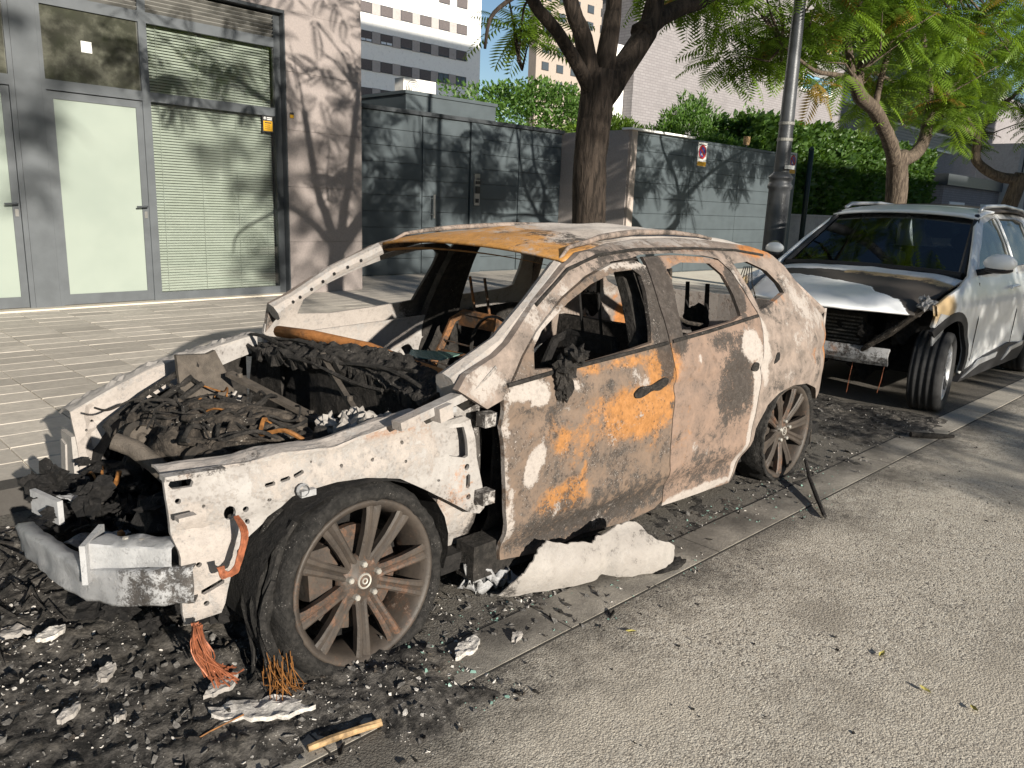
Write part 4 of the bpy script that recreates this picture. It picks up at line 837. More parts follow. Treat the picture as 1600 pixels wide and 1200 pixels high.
# A pillar tubes inside the side panel, so the pillar has depth
for s in (1, -1):
    P = [(1.74 if s == 1 else 1.92, YC-s*(.80 if s == 1 else .775), .86 if s == 1 else .915), (2.0 if s == 1 else 2.03, YC-s*.775, .975), (2.22, YC-s*.72, 1.105), (2.47, YC-s*.63, 1.235)]
    mb = MB(); mb.tube(P, [.05, .035, .033, .035], 8, True, (.55, .25, .1)); ap = mb.build('a_pillar', 'burnt_apron', car)
    hm = MB()
    for k in range(9):
        t = .12+k*.09; q = Vector(P[0]).lerp(Vector(P[3]), t); q = Vector((np.interp(t, [0, .36, .66, 1], [p[0] for p in P]), np.interp(t, [0, .36, .66, 1], [p[1] for p in P]), np.interp(t, [0, .36, .66, 1], [p[2] for p in P])))
        if s < 0: hm.lathe([(.0, -.002), (.009, -.001), (.009, 0)], 10, 'Y', (q.x, q.y-.036, q.z))
    if s < 0: hm.build('trim_hole', 'char_dark', ap)['kind'] = 'stuff'
# tail: gate frame, rear panel, D pillars
mb = MB()
mb.grid(lambda u, v: (4.93+.10*(1-(2*v-1)**2)-.02*u, YC-.72+1.44*v, .42+.50*u), 6, 14, None, lambda x, y, z: (.6, .4, .1)); mb.build('tailgate', 'burnt_side', car).modifiers.new('s', 'SOLIDIFY').thickness = .02
mb = MB()
mb.tube([(4.90, YC-.70, .9), (4.62, YC-.62, 1.08), (4.33, YC-.56, 1.24), (4.30, YC, 1.29), (4.33, YC+.56, 1.24), (4.62, YC+.62, 1.08), (4.90, YC+.70, .9)], .03, 8, True, (.4, .3, .3)); mb.build('tailgate_frame', 'burnt_side', car)
# floor, firewall, wheel houses, rear bulkheads
MB().bb((1.75, YC-.78, .12), (4.9, YC+.78, .19)).build('floor', 'char_dark', car)
mb = MB(); panel(mb, [(YC-.72, .2), (YC+.70, .2), (YC+.72, .78), (YC, .80), (YC-.74, .78)], [[(3.05, .50), (3.28, .50), (3.30, .72), (3.05, .73)]], lambda u, v: (1.76+.02*fbm((u, v, 0), 3, 3), u, v), .08, .02, lambda u, v: (1, 0, 0)); mb.build('firewall', 'char', car)
MB().bb((1.80, 3.0, .45), (1.95, 3.35, .76)).build('heater_box', 'char_dark', car)
for x0, s in ((XF, 1), (XF, -1), (XR, 1), (XR, -1)):
    pr = [(x0+.37*math.cos(t), .30+.30*math.sin(t)) for t in np.linspace(-.35, math.pi+.35, 18)]
    mb = MB(); mb.grid(lambda u, v: (pr[int(round(u*17))][0], YC-s*(.86-.34*v), pr[int(round(u*17))][1]), 17, 2); mb.build('wheel_house', 'char_dark', car)
# charred dash: cowl slab and rusted cross tube
mb = MB()
def dash(u, v):
    y = YC-.70+1.40*v; x = 1.70+.42*u+.05*math.sin(v*7); z = .80+.055*math.sin(u*math.pi)-.05*u+.022*fbm((x*3, y*3, 1), 2.2, 5)+.022*fbm((x*14, y*14, 6), 1.6, 5)-.03*math.cos(v*math.pi*2); return (x, y, z)
mb.grid(dash, 44, 130); mb.build('dashboard_remains', 'char', car).modifiers.new('s', 'SOLIDIFY').thickness = .05
mb = MB(); mb.tube([(1.86, 3.5, .845), (1.90, 3.25, .855), (1.98, 2.9, .84), (2.02, 2.6, .80), (2.0, 2.35, .80)], .028, 10, True, (0, .9, 0), .06); mb.build('cross_tube', 'rusty_steel', car, True)
mb = MB()
for k, (x, z, y0, y1) in enumerate([(1.72, .835, 2.2, 3.5), (1.76, .85, 2.3, 3.45), (1.68, .80, 2.4, 3.6)]):
    mb.tube([(x+.02*math.sin(t*6+k), y0+(y1-y0)*t, z+.02*math.sin(t*9+k*2)) for t in np.linspace(0, 1, 14)], .008, 6, True, None, .5)
mb.build('burnt_cowl_strips', 'char', car)
mb = MB(); panel(mb, [(2.62, 2.16), (2.8, 2.12), (2.95, 2.25), (2.7, 2.36)], [], lambda u, v: (v, u, .80+.12*(2.9-u)*.3), .05, .004, lambda u, v: (0, 0, 1)); mb.build('windscreen_shard', 'glass_shards', car)
mb = MB(); mb.tube([(2.08, 2.45, .80), (2.25, 2.45, .84), (2.32, 2.45, .86)], .025, 8); mb.lathe([(.15, 2.31), (.16, 2.32), (.15, 2.33)], 22, 'X', (0, 2.45, .86), True); mb.build('steering_column', 'char', car)
# seats: bare rusted frames
def seat(y, mat, x0=2.62, st=(0, .7, .1)):
    e_ = MB()
    e_.tube([(x0, y-.22, .30), (x0+.02, y-.22, .34), (x0+.20, y-.21, .62), (x0+.30, y-.19, .83), (x0+.34, y-.15, .87), (x0+.35, y+.15, .87), (x0+.30, y+.19, .83), (x0+.20, y+.21, .62), (x0+.02, y+.22, .34)], .022, 8, True, st, .1)
    e_.tube([(x0+.22, y-.2, .66), (x0+.22, y+.2, .66)], .012, 6, True, st); e_.tube([(x0+.10, y-.2, .48), (x0+.10, y+.2, .48)], .014, 6, True, st)
    panel(e_, [(y-.17, .80), (y+.17, .80), (y+.18, .87), (y-.18, .87)], [], lambda u, v: (x0+.33, u, v), .06, .02, lambda u, v: (1, 0, 0), lambda u, v: st)
    for k in range(6): e_.tube([(x0+.06+.035*k, y-.19, .42+.06*k), (x0+.08+.035*k, y, .41+.06*k), (x0+.06+.035*k, y+.19, .42+.06*k)], .005, 5, True, (0, .3, .6))
    e_.bb((x0-.5, y-.22, .22), (x0+.02, y+.22, .30), (0, .2, .9)); o = e_.build('seat_frame', mat, car)
    hr = MB()
    for q in (-.06, .06): hr.tube([(x0+.36, y+q, .86), (x0+.30, y+q-.01, 1.09)], .008, 6, True, (0, .5, .5))
    hr.build('headrest_posts', mat, o); return o
seat(3.25, 'rusty_steel', 2.62, (0, .45, .25)); seat(2.45, 'char_dark')
mb = MB()
panel(mb, [(2.3, .35), (3.45, .35), (3.45, .80), (2.3, .80)], [], lambda u, v: (3.78+.12*(v-.35)+.015*fbm((u, v, 4), 4, 4), u, v), .07, .06, lambda u, v: (1, 0, 0)); mb.build('rear_seat_back', 'char', car)
for y in (2.42, 3.2):
    mb = MB(); lump(mb, (3.86, y, .90), .07, int(y*10), .7, 8, (.6, 1.1, 1)); [mb.tube([(3.86, y+q, .85), (3.84, y+q, 1.10)], [.016, .012, .008], 6, True, None, .3) for q in (-.06, .07)]; mb.build('rear_headrest', 'char_dark', car)
mb = MB(); mb.tube([(3.16, 2.15, 1.22), (3.19, 2.16, 1.08), (3.30, 2.2, .98), (3.5, 2.25, .925), (3.65, 2.25, .90)], .010, 6); mb.build('seat_belt', 'char_brown', car)
mb = MB(); [mb.tube([(4.02+.02*k, 2.25, 1.2), (4.0+.04*k, 2.27, 1.1), (4.08+.05*k, 2.3, 1.0)], .003, 4) for k in range(5)]; mb.build('hanging_wires', 'char', car)
for k in range(14):
    pass
mb = MB(); [lump(mb, (RN.uniform(2.1, 3.6), RN.uniform(2.25, 3.5), RN.uniform(.2, .45)), RN.uniform(.08, .17), k, .8, 7) for k in range(22)]; mb.build('interior_debris', 'char_dark', car)
# ---- front end: near apron (inner wing) with holes
ap_out = [(.781, .723), (.988, .724), (1.111, .739), (1.241, .722), (1.302, .726), (1.496, .756), (1.638, .766), (1.70, .735), (1.747, .733), (1.815, .738), (1.86, .715), (1.875, .57), (1.925, .40), (1.93, .36), (1.905, .342), (1.86, .355), (1.78, .409), (1.636, .502), (1.527, .567), (1.391, .601), (1.28, .611), (1.159, .605), (1.126, .598), (1.072, .56), (.995, .503), (.956, .463), (.934, .409), (.919, .352), (.91, .313), (.901, .282), (.806, .267), (.797, .303), (.80, .48), (.783, .568), (.778, .654)]
def circ(x, z, r, n=10, rz_=None): return [(x+r*math.cos(2*math.pi*k/n), z+(rz_ or r)*math.sin(2*math.pi*k/n)) for k in range(n)]
def slot(x, z, w_, h, a=0):
    P = [(-w_, -h), (w_, -h), (w_+h*.6, 0), (w_, h), (-w_, h), (-w_-h*.6, 0)]; c, s = math.cos(a), math.sin(a); return [(x+p[0]*c-p[1]*s, z+p[0]*s+p[1]*c) for p in P]
ap_h = [slot(1.06, .650, .013, .006, .1), slot(1.108, .656, .013, .006, .15), slot(1.152, .664, .015, .006, .3), circ(.94, .585, .017, 12, .022), circ(.806, .645, .008), circ(.985, .588, .009), circ(.993, .545, .007), circ(1.055, .603, .007, 8, .005),
        slot(.88, .372, .03, .008, .42), slot(.822, .690, .025, .012), circ(1.42, .655, .007), circ(1.545, .688, .007), circ(1.548, .625, .006), [(1.742, .70), (1.825, .694), (1.831, .586), (1.815, .582), (1.742, .605)], circ(1.828, .545, .012), slot(1.836, .488, .022, .010, 1.57), circ(1.842, .425, .011), circ(.86, .325, .008), circ(.80+.02, .43, .006), circ(.845, .45, .008), circ(.87, .62, .005), circ(1.3, .66, .006), circ(1.2, .69, .004), circ(1.70, .52, .005)]
AP_ST = [('d', .89, .70, .06, .012, .5), ('a', 1.3, .66, .5, .12, .55), ('g', 1.468, .735, .16, .02, .6), ('a', .85, .45, .12, .2, .75), ('g', 1.80, .52, .1, .12, .35), ('g', 1.60, .70, .2, .05, .3), ('b', 1.5, .6, .3, .1, .7), ('a', 1.5, .63, .15, .06, .5), ('d', 1.88, .38, .06, .05, .3)]
def apron_map(x, z):
    p = side(.10, 1, .004)(x, z); y = p[1]
    if z < .57 and x < 1.15: y += .012*math.exp(-((z-.55)/.012)**2)
    y += .010*math.exp(-((x-1.69)/.012)**2)+.006*math.exp(-((z-.62-.15*(x-1.2))/.008)**2)*(x > 1.3)
    if x < .95 and z < .52: y -= .018
    return (x, y, z)
mb = MB(); panel(mb, ap_out, ap_h, apron_map, .022, .014, lambda u, v: (0, 1, 0), stains(AP_ST)); apn = mb.build('front_apron', 'burnt_apron', car, 'auto')
top = [(.778, .723), (.988, .724), (1.111, .739), (1.241, .724), (1.302, .728), (1.496, .757), (1.638, .767)]
def flange(u, v):
    t = u*(len(top)-1); i = min(int(t), len(top)-2); f = t-i; x = top[i][0]*(1-f)+top[i+1][0]*f; z = top[i][1]*(1-f)+top[i+1][1]*f
    p = apron_map(x, z); return (x, p[1]+.085*v, z+.002+.022*max(0, v-.25)-.035*max(0, v-.7)+.006*fbm((x*6, v, 0), 2, 3))
mb = MB(); mb.grid(flange, 40, 6, None, lambda x, y, z: (.55, .35 if x > 1.25 else 0, .35 if x < 1.05 else 0)); mb.build('apron_flange', 'burnt_apron', car).modifiers.new('s', 'SOLIDIFY').thickness = .008
mb = MB(); mb.box((.83, 2.055, .738), (.17, .035, .014), Matrix.Rotation(.06, 3, 'Y'), (.1, .1, .4)); mb.build('headlamp_bracket', 'burnt_apron', car); mb = MB(); mb.box((.80, 2.05, .62), (.05, .03, .012), None, (.7, 0, 0)); mb.build('headlamp_bracket', 'burnt_apron', car)
mb = MB(); mb.bar((1.47, 2.0, .775), (1.80, 2.03, .835), .045, .03, (0, 0, 1), (.5, .35, 0)); mb.bar((1.62, 1.99, .79), (1.68, 1.995, .80), .05, .05, (0, 0, 1), (.7, 0, 0)); mb.bar((1.80, 2.02, .83), (1.92, 2.04, .90), .06, .05, (0, 0, 1), (.4, .1, .3)); mb.build('hinge_rail', 'burnt_apron', car)
for k, (x, z) in enumerate([(1.15, .62), (1.66, .78), (1.72, .79)]):
    mb = MB(); mb.lathe([(.018, -.03), (.022, -.02), (.012, 0)], 10, 'Y', (x, apron_map(x, z)[1], z)); mb.box((x+.02, apron_map(x, z)[1]-.012, z-.015), (.05, .02, .02)); mb.build('bracket_nut', 'bare_aluminium', car)
# hinge pillar behind the apron
mb = MB(); panel(mb, [(1.70, .15), (1.92, .15), (1.95, .4), (1.95, .86), (1.80, .86), (1.76, .5)], [], side(.16), .04, .06, lambda u, v: (0, 1, 0), stains([('a', 1.82, .3, .1, .2, .45), ('g', 1.78, .3, .05, .2, .4), ('d', 1.93, .5, .04, .5, 1)])); mb.build('hinge_pillar', 'burnt_apron', car)
for z in (.42, .72): mb = MB(); mb.box((1.90, 2.035, z), (.06, .05, .05), None, (0, .2, .6)); mb.build('door_hinge', 'burnt_apron', car)
# near crash box, bumper beam, far bracket
mb = MB(); A_, B_ = Vector((.82, 2.15, .462)), Vector((.665, 2.37, .440)); ax = (B_-A_).normalized(); sd_ = ax.cross(Vector((0, 0, 1)))
def cbox(u, v):
    k = int(round(v*12)) % 12; h = [(-.045, .04), (-.04, .045), (0, .047), (.04, .045), (.045, .04), (.047, 0), (.045, -.04), (.04, -.045), (0, -.047), (-.04, -.045), (-.045, -.04), (-.047, 0)][k]
    P = A_.lerp(B_, u); w_ = 1+.05*math.sin(u*14)+.10*fbm((u*5, k*.4, 0), 1.3, 3); return tuple(P+sd_*h[0]*w_+Vector((0, 0, h[1]*w_)))
mb.grid(cbox, 16, 12, None, lambda x, y, z: (.55, 0, .25 if z > .47 else .08)); mb.build('crash_box', 'bare_aluminium', car, 'auto'); mb = MB(); mb.box((.655, 2.385, .435), (.016, .16, .12), Matrix.Rotation(-.62, 3, 'Z'), (.5, 0, .15)); mb.build('crash_box_plate', 'bare_aluminium', car)
mb = MB(); [mb.lathe([(.009, 0), (.009, .012), (0, .014)], 6, 'Z', (.72+.03*k, 2.30-.045*k, .487)) for k in range(3)]; mb.build('crash_box_bolts', 'dull_bolt', car)
bp = [(.82, 2.07, .405), (.74, 2.13, .395), (.67, 2.24, .375), (.625, 2.38, .350), (.605, 2.55, .335), (.60, 2.75, .31), (.605, 2.95, .28), (.625, 3.15, .235)]
def beam(u, v):
    t = u*(len(bp)-1); i = min(int(t), len(bp)-2); f = t-i; P = Vector(bp[i]).lerp(Vector(bp[i+1]), f); n = Vector((-(bp[i+1][1]-bp[i][1]), bp[i+1][0]-bp[i][0], 0)).normalized()
    pr = [(.045, .052), (.0, .055), (-.006, .045), (-.002, .012), (-.002, -.012), (-.006, -.045), (0, -.055), (.045, -.052)]; a, b = pr[int(round(v*7))]
    w_ = .012*fbm((u*7, v, 0), 2, 3); return tuple(P-n*(a-.03+w_)+Vector((0, 0, b+.006*math.sin(u*8)))) if False else tuple(P+n*(-a+w_)+Vector((0, 0, b)))
def beam_st(x, y, z): t = max(0, min(1, (y-2.18)/.25)); return (.12+.4*t, 0, .46*(1-t)+.12*(z < .28))
mb = MB(); mb.grid(beam, 42, 7, None, beam_st); mb.build('bumper_beam', 'bare_aluminium', car, True).modifiers.new('s', 'SOLIDIFY').thickness = .006
mb = MB(); mb.box((.72, 3.14, .335), (.02, .20, .09), Matrix.Rotation(.2, 3, 'Z'), (.8, 0, 0)); mb.build('beam_bracket', 'bare_aluminium', car)
# far apron
fa_o = [(.92, .585), (.935, .42), (.94, .115), (1.0, .105), (1.03, .28), (1.08, .46), (1.10, .53), (1.2, .59), (1.4, .66), (1.75, .76), (1.75, .84), (1.26, .735), (1.07, .655)]
fa_h = [circ(.975, .50, .006), circ(1.005, .53, .006), circ(.99, .45, .007), circ(.975, .335, .008), circ(1.01, .40, .014, 10, .012), circ(1.045, .50, .007)]
mb = MB(); panel(mb, fa_o, fa_h, lambda x, z: (x, 3.5+.01*fbm((x, z, 9), 6, 3)+.02*math.exp(-((x-1.0)/.015)**2), z), .025, .015, lambda u, v: (0, 1, 0), stains([('a', 1.2, .6, .4, .2, .8), ('a', .97, .4, .06, .25, .8), ('d', 1.06, .38, .05, .1, .5)])); mb.build('far_apron', 'burnt_apron', car)
ftop = [(.92, .587), (1.07, .657), (1.26, .737), (1.75, .842)]
def ffl(u, v):
    x = .92+.83*u; z = float(np.interp(x, [p[0] for p in ftop], [p[1] for p in ftop])); return (x, 3.5+.17*v, z+.02*v-.05*v*v+.02*fbm((x*8, v*3, 0), 2, 4)*(v > .3))
mb = MB(); mb.grid(ffl, 40, 6, None, lambda x, y, z: (.85, 0, .2 if y > 3.62 else 0)); mb.build('far_flange', 'ash_white', car).modifiers.new('s', 'SOLIDIFY').thickness = .01
mb = MB(); mb.box((.925, 3.57, .30), (.02, .14, .36), None, (.8, 0, 0)); mb.box((.915, 3.62, .33), (.015, .06, .22), Matrix.Rotation(.2, 3, 'X'), (.9, 0, 0)); mb.build('far_front_plate', 'ash_white', car)
mb = MB(); mb.box((.97, 3.42, .16), (.10, .14, .12), Matrix.Rotation(.15, 3, 'Y'), (.7, 0, .1)); mb.build('far_rail_end', 'bare_aluminium', car)
mb = MB(); panel(mb, [(1.02, .2), (1.75, .2), (1.75, .80), (1.3, .70), (1.05, .5)], [], lambda x, z: (x, 3.62, z), .08, .02, lambda u, v: (0, 1, 0)); mb.build('far_wing_inner', 'char', car)
# ---- engine bay
eng = MB(); rs_ = random.Random(4)
def crust(u, v):
    x = .98+.50*u; y = 2.38+.85*v; e = min(u, 1-u, v, 1-v)*6; e = min(1, e)
    z = .52+.145*e+.06*fbm((x*6, y*6, 0), 1.5, 3)+.030*fbm((x*22, y*22, 4), 1.3, 5)+.012*math.sin(y*60+x*20)*fbm((x*5, y*5, 8), 1, 2); return (x, y, z)
eng.grid(crust, 70, 110)
for k in range(7): lump(eng, (rs_.uniform(1.0, 1.42), rs_.uniform(2.42, 3.1), rs_.uniform(.58, .63)), rs_.uniform(.04, .07), k, .5, 10)
eng.build('engine_block', 'char_brown', car, True)
vc = MB(); RZ = Matrix.Rotation(.25, 3, 'Z') @ Matrix.Rotation(-.12, 3, 'Y'); vc.box((1.22, 2.78, .665), (.17, .42, .05), RZ)
for k in range(7): vc.box(Vector((1.22, 2.78, .69))+RZ @ Vector((0, -.18+.06*k, .004)), (.15, .018, .018), RZ)
for k in range(4): vc.lathe([(.022, .66), (.026, .70), (.016, .715), (.0, .715)], 10, 'Z', (1.22+.03*math.sin(k), 2.62+.1*k, 0))
vc.build('valve_cover', 'char_brown', car)
for (x, y, z, r_) in ((1.05, 2.52, .60, .055), (1.0, 2.95, .60, .05), (1.36, 2.45, .58, .045), (1.02, 2.72, .56, .06)):
    mb = MB(); mb.lathe([(0, -.03), (r_*.3, -.032), (r_*.4, -.02), (r_*.85, -.018), (r_, -.03), (r_, .03), (r_*.8, .04), (0, .04)], 18, 'Y', (x, y, z)); mb.build('pulley', 'burnt_plate', car)
eb = MB()
for k in range(26): lump(eb, (rs_.uniform(.95, 1.5), rs_.uniform(2.3, 3.4), rs_.uniform(.14, .38)), rs_.uniform(.06, .12), k+90, .6, 9)
for k in range(110): lump(eb, (rs_.uniform(.72, 1.08), rs_.uniform(2.35, 3.4), rs_.uniform(.08, .40)+.12*rs_.random()*(k % 3 == 0)), rs_.uniform(.015, .05), k+190, 1.0, 7, (rs_.uniform(.6, 1.5), rs_.uniform(.6, 1.6), rs_.uniform(.4, 1)))
eb.build('engine_bay_remains', 'char_dark', car)
for k in range(16):
    mb = MB(); a = Vector((rs_.uniform(.72, .98), rs_.uniform(2.4, 3.35), rs_.uniform(.12, .42))); b = a+Vector((rs_.uniform(-.06, .12), rs_.uniform(-.25, .25), rs_.uniform(-.10, .10))); m_ = (a+b)/2+Vector((0, 0, rs_.uniform(-.04, .05)))
    mb.hose([a, m_, b], rs_.uniform(.004, .012), 6, 4, (.3, .1, .3), .15); mb.build('burnt_pipe', ('char', 'grey_flakes', 'rust_wire', 'char')[k % 4], car)
for k in range(7):
    mb = MB(); x, y, z = rs_.uniform(.74, .95), rs_.uniform(2.45, 3.3), rs_.uniform(.2, .42); Rk = Matrix.Rotation(rs_.uniform(-1, 1), 3, 'X') @ Matrix.Rotation(rs_.uniform(-1, 1), 3, 'Z') @ Matrix.Rotation(rs_.uniform(-.8, .8), 3, 'Y')
    panel(mb, [(-.06, -.03), (.0, -.036), (.06, -.02), (.05, .03), (.01, .024), (-.05, .035)], [], lambda u, v: tuple(Vector((x, y, z))+Rk @ Vector((u, v, .015*fbm((u*20, v*20, k), 1, 3)))), .02, .004, lambda u, v: tuple(Rk @ Vector((0, 0, 1))), lambda u, v: (.2, .1, .35)); mb.build('bent_plate', 'bare_aluminium', car)
for (y0, y1, z0) in ((2.42, 3.38, .30),):
    mb = MB(); mb.hose([(.86, y0, z0+.02), (.84, (y0+y1)/2, z0-.03), (.90, y1, z0-.06)], .022, 8, 6, None, .15); mb.build('radiator_tube', 'char', car)
hs = [[(1.10, 2.78, .69), (1.20, 2.62, .70), (1.32, 2.52, .68), (1.42, 2.50, .655), (1.47, 2.48, .60)], [(1.06, 2.70, .675), (1.15, 2.55, .68), (1.28, 2.46, .66), (1.42, 2.44, .64), (1.48, 2.44, .58)], [(1.22, 2.86, .70), (1.30, 2.72, .705), (1.40, 2.62, .69), (1.48, 2.56, .66)], [(1.16, 2.92, .70), (1.22, 2.80, .715), (1.34, 2.70, .70), (1.45, 2.64, .67)], [(1.02, 2.62, .66), (1.12, 2.50, .65), (1.26, 2.40, .64), (1.40, 2.38, .62)]]
for k, P in enumerate(hs):
    mb = MB(); Q = [Vector(P[0])]
    for i in range(len(P)-1): Q += [Vector(P[i]).lerp(Vector(P[i+1]), t)+Vector((0, 0, .004*math.sin(t*9+k))) for t in (.33, .66, 1)]
    mb.tube(Q, .019-.002*(k % 3), 8, True, None, .12); mb.build('burnt_hose', 'char_brown', car, True)
for k in range(26):
    mb = MB(); a = Vector((rs_.uniform(1.05, 1.35), rs_.uniform(2.5, 3.05), .70)); da = rs_.uniform(0, 6.28); mb.hose([a+Vector((.045*t*math.cos(da+.3*t), .045*t*math.sin(da+.3*t), .018*math.sin(t*2+k)))+Vector((rs_.uniform(-.01, .01), rs_.uniform(-.01, .01), 0)) for t in range(6)], rs_.uniform(.003, .008), 6, 4, None, .1); mb.build('burnt_cable', 'rust_wire' if k % 9 == 0 else 'char', car)
mb = MB(); mb.tube([(.85, 2.76, .655), (.90, 2.72, .63), (.95, 2.67, .575), (1.0, 2.60, .50)], [.030, .032, .032, .030], 14, False, None, .04); mb.build('intake_pipe', 'burnt_plate', car, True)
mb = MB(); panel(mb, [(1.262, .607), (1.50, .612), (1.485, .70), (1.438, .83), (1.40, .818), (1.27, .826)], [], lambda x, z: (x, 3.2+.25*(z-.6)+.006*fbm((x, z, 0), 12, 3), z), .03, .025, lambda u, v: (0, 1, 0)); pl = mb.build('battery_cover', 'burnt_plate', car)
mb = MB(); panel(mb, [(1.33, .60), (1.36, .64), (1.42, .625), (1.47, .67), (1.50, .64), (1.47, .60), (1.42, .585)], [], lambda x, z: (x, 3.15-.03*(x-1.3), z), .02, .01, lambda u, v: (0, 1, 0), lambda u, v: (.8, 0, 0)); mb.build('cover_shards', 'ash_white', pl)
mb = MB(); A = Vector((1.02, 3.32, .575)); B = Vector((1.30, 3.28, .755)); off_ = Vector((.02, -.055, -.02))
mb.tube([A, A.lerp(B, .5)+Vector((0, 0, .01)), B], .013, 7); mb.tube([A+off_, A.lerp(B, .5)+off_, B+off_], .013, 7); mb.tube([A+off_*2, A.lerp(B, .5)+off_*2, B+off_*2], .012, 7)
for t in (.1, .32, .54, .76, .97): mb.bar(A.lerp(B, t), A.lerp(B, t)+off_*2, .010, .012)
mb.tube([A, A+Vector((-.03, -.03, -.01)), A+Vector((-.02, -.07, -.05)), A+off_*2], .014, 7); mb.tube([B, B+Vector((.05, -.02, .02)), B+Vector((.10, .02, .02))], .022, 9); mb.build('intake_manifold', 'char', car)
for nm, a, b, wd in (('strut_brace', (1.45, 3.16, .745), (1.61, 2.68, .61), .042), ('strut_brace', (1.74, 2.92, .845), (1.60, 2.44, .715), .022)):
    mb = MB(); mb.bar(a, b, wd, .018, (0, 0, 1)); [mb.lathe([(.011, 0), (.011, .016), (0, .018)], 8, 'Z', Vector(a).lerp(Vector(b), t)+Vector((0, 0, .008))) for t in (.12, .88)]; mb.build(nm, 'burnt_plate', car)
for s in (1, -1):
    mb = MB(); mb.lathe([(.11, .3), (.11, .62), (.09, .65), (.03, .66), (.02, .70), (0, .70)], 18, 'Z', (XF+.06, YC-s*.52, 0)); mb.build('strut_tower', 'char', car)
mb = MB(); [lump(mb, (rs_.uniform(1.48, 1.62), rs_.uniform(2.2, 2.45), rs_.uniform(.66, .72)), rs_.uniform(.02, .05), k+7, 1.0, 7) for k in range(9)]; mb.build('melted_aluminium', 'ash_white', car)
mb = MB(); panel(mb, [(.90, .28), (1.3, .24), (1.32, .62), (1.0, .58)], [], lambda x, z: (x, 2.28, z), .1, .02, lambda u, v: (0, 1, 0)); mb.build('inner_wing', 'char', car)
mb = MB()
for k in range(22):                                     # copper loom hanging from the apron
    j = [rs_.uniform(-.010, .010) for _ in range(6)]
    mb.hose([(.94+j[0]*.6, 2.045, .588), (.935+j[0], 1.985, .56+j[1]*.5), (.912+j[2], 1.970, .50), (.895+j[3], 1.968, .462+j[4]), (.868+j[5], 1.97, .458+j[1]), (.855+j[0], 1.972, .485)], .0026, 5, 4)
mb.build('copper_loom', 'copper_wire', car)
mb = MB()
for k in range(34):
    j = [rs_.uniform(-.03, .03) for _ in range(6)]; mb.hose([(.80+j[0]*.4, 2.02+j[1]*.5, .31), (.80+j[2]*.8, 2.0+j[3], .24), (.83+j[4], 1.98+j[5], .17+j[1]*.4), (.85+j[4]*1.6, 1.97+j[5]*1.3, .15+j[0])], .0022, 4, 3)
mb.build('copper_loom', 'copper_wire', car)
# ---- wheels
def wheel(cx, cy, cz, s, camber=0, steer=0, seed=1, front=True, name='wheel', parent=car, R_=1.06):
    T = Matrix.Translation((cx, cy, cz)) @ Matrix.Rotation(steer, 4, 'Z') @ Matrix.Rotation(camber*s, 4, 'X') @ (Matrix.Identity(4) if s == 1 else Matrix.Rotation(math.pi, 4, 'Z'))
    S_ = T @ Matrix.Diagonal((R_, 1, R_, 1))
    def fin(mb, n, m, p, sm=False): loc(mb, S_); return mb.build(n, m, p, sm)
    st0 = (.12, .15, .1)
    rim = MB(); rim.lathe([(.253, -.004), (.258, .0), (.258, .012), (.247, .020), (.238, .03), (.232, .10), (.225, .17), (.25, .20), (.252, .205), (.243, .2), (.215, .17), (.222, .09), (.226, .03), (.236, .006), (.246, -.002)], 56, 'Y', (0, 0, 0), True, st0)
    ro = fin(rim, name, 'wheel_metal', parent, True); rr = random.Random(seed)
    for k in range(10):
        a = 2*math.pi*k/10+.16+(.05 if k % 2 else -.05); ca, sa = math.cos(a), math.sin(a)
        mb = MB(); secs = []; rust = (.05, .30 if rr.random() < .3 else .08, .1)
        for r_, w_, y0 in ((.045, .024, .030), (.09, .021, .022), (.15, .022, .010), (.21, .026, .004), (.238, .030, .004)):
            pr = [(-w_, y0+.006), (-w_*.72, y0), (-w_*.3, y0+.001), (0, y0+.009), (w_*.3, y0+.001), (w_*.72, y0), (w_, y0+.006), (w_*.8, y0+.035), (-w_*.8, y0+.035)]
            secs.append([(r_*ca-t*sa, y, r_*sa+t*ca) for t, y in pr])
        n = 9; vs = [p for q in secs for p in q]; fs = [(i*n+j, i*n+(j+1) % n, (i+1)*n+(j+1) % n, (i+1)*n+j) for i in range(4) for j in range(n)]+[tuple(range(n)), tuple(range(4*n+n-1, 4*n-1, -1))]
        mb.add(vs, fs, rust); fin(mb, 'spoke', 'wheel_metal', ro)
    hb = MB(); hb.lathe([(0, .016), (.022, .015), (.030, .018), (.034, .024), (.060, .026), (.078, .034), (.080, .06)], 28, 'Y', (0, 0, 0), False, (.2, .3, 0)); fin(hb, 'hub', 'wheel_metal', ro, True)
    em = MB(); em.lathe([(.019, .0145), (.024, .0135), (.026, .017)], 20); em.lathe([(.006, .0135), (.010, .0125), (.011, .016)], 12); fin(em, 'hub_emblem', 'dull_bolt', ro)
    for k in range(5):
        a = 2*math.pi*k/5+.3; mb = MB(); mb.lathe([(0, .006), (.008, .006), (.0105, .010), (.0105, .03)], 6, 'Y', (.054*math.cos(a), 0, .054*math.sin(a))); fin(mb, 'wheel_bolt', 'dull_bolt', ro)
    mb = MB(); mb.lathe([(.05, .085), (.165, .085), (.165, .11), (.05, .11)], 32, 'Y', (0, 0, 0), True, (.1, .3, .2)); fin(mb, 'brake_disc', 'wheel_metal', ro)
    mb = MB(); mb.box((-.13, .095, .05), (.08, .07, .16), None, (.0, .25, .4)); fin(mb, 'brake_caliper', 'wheel_metal', ro); mb = MB(); mb.lathe([(0, .14), (.21, .14)], 24); fin(mb, 'back_plate', 'char_dark', ro)
    return ro, T
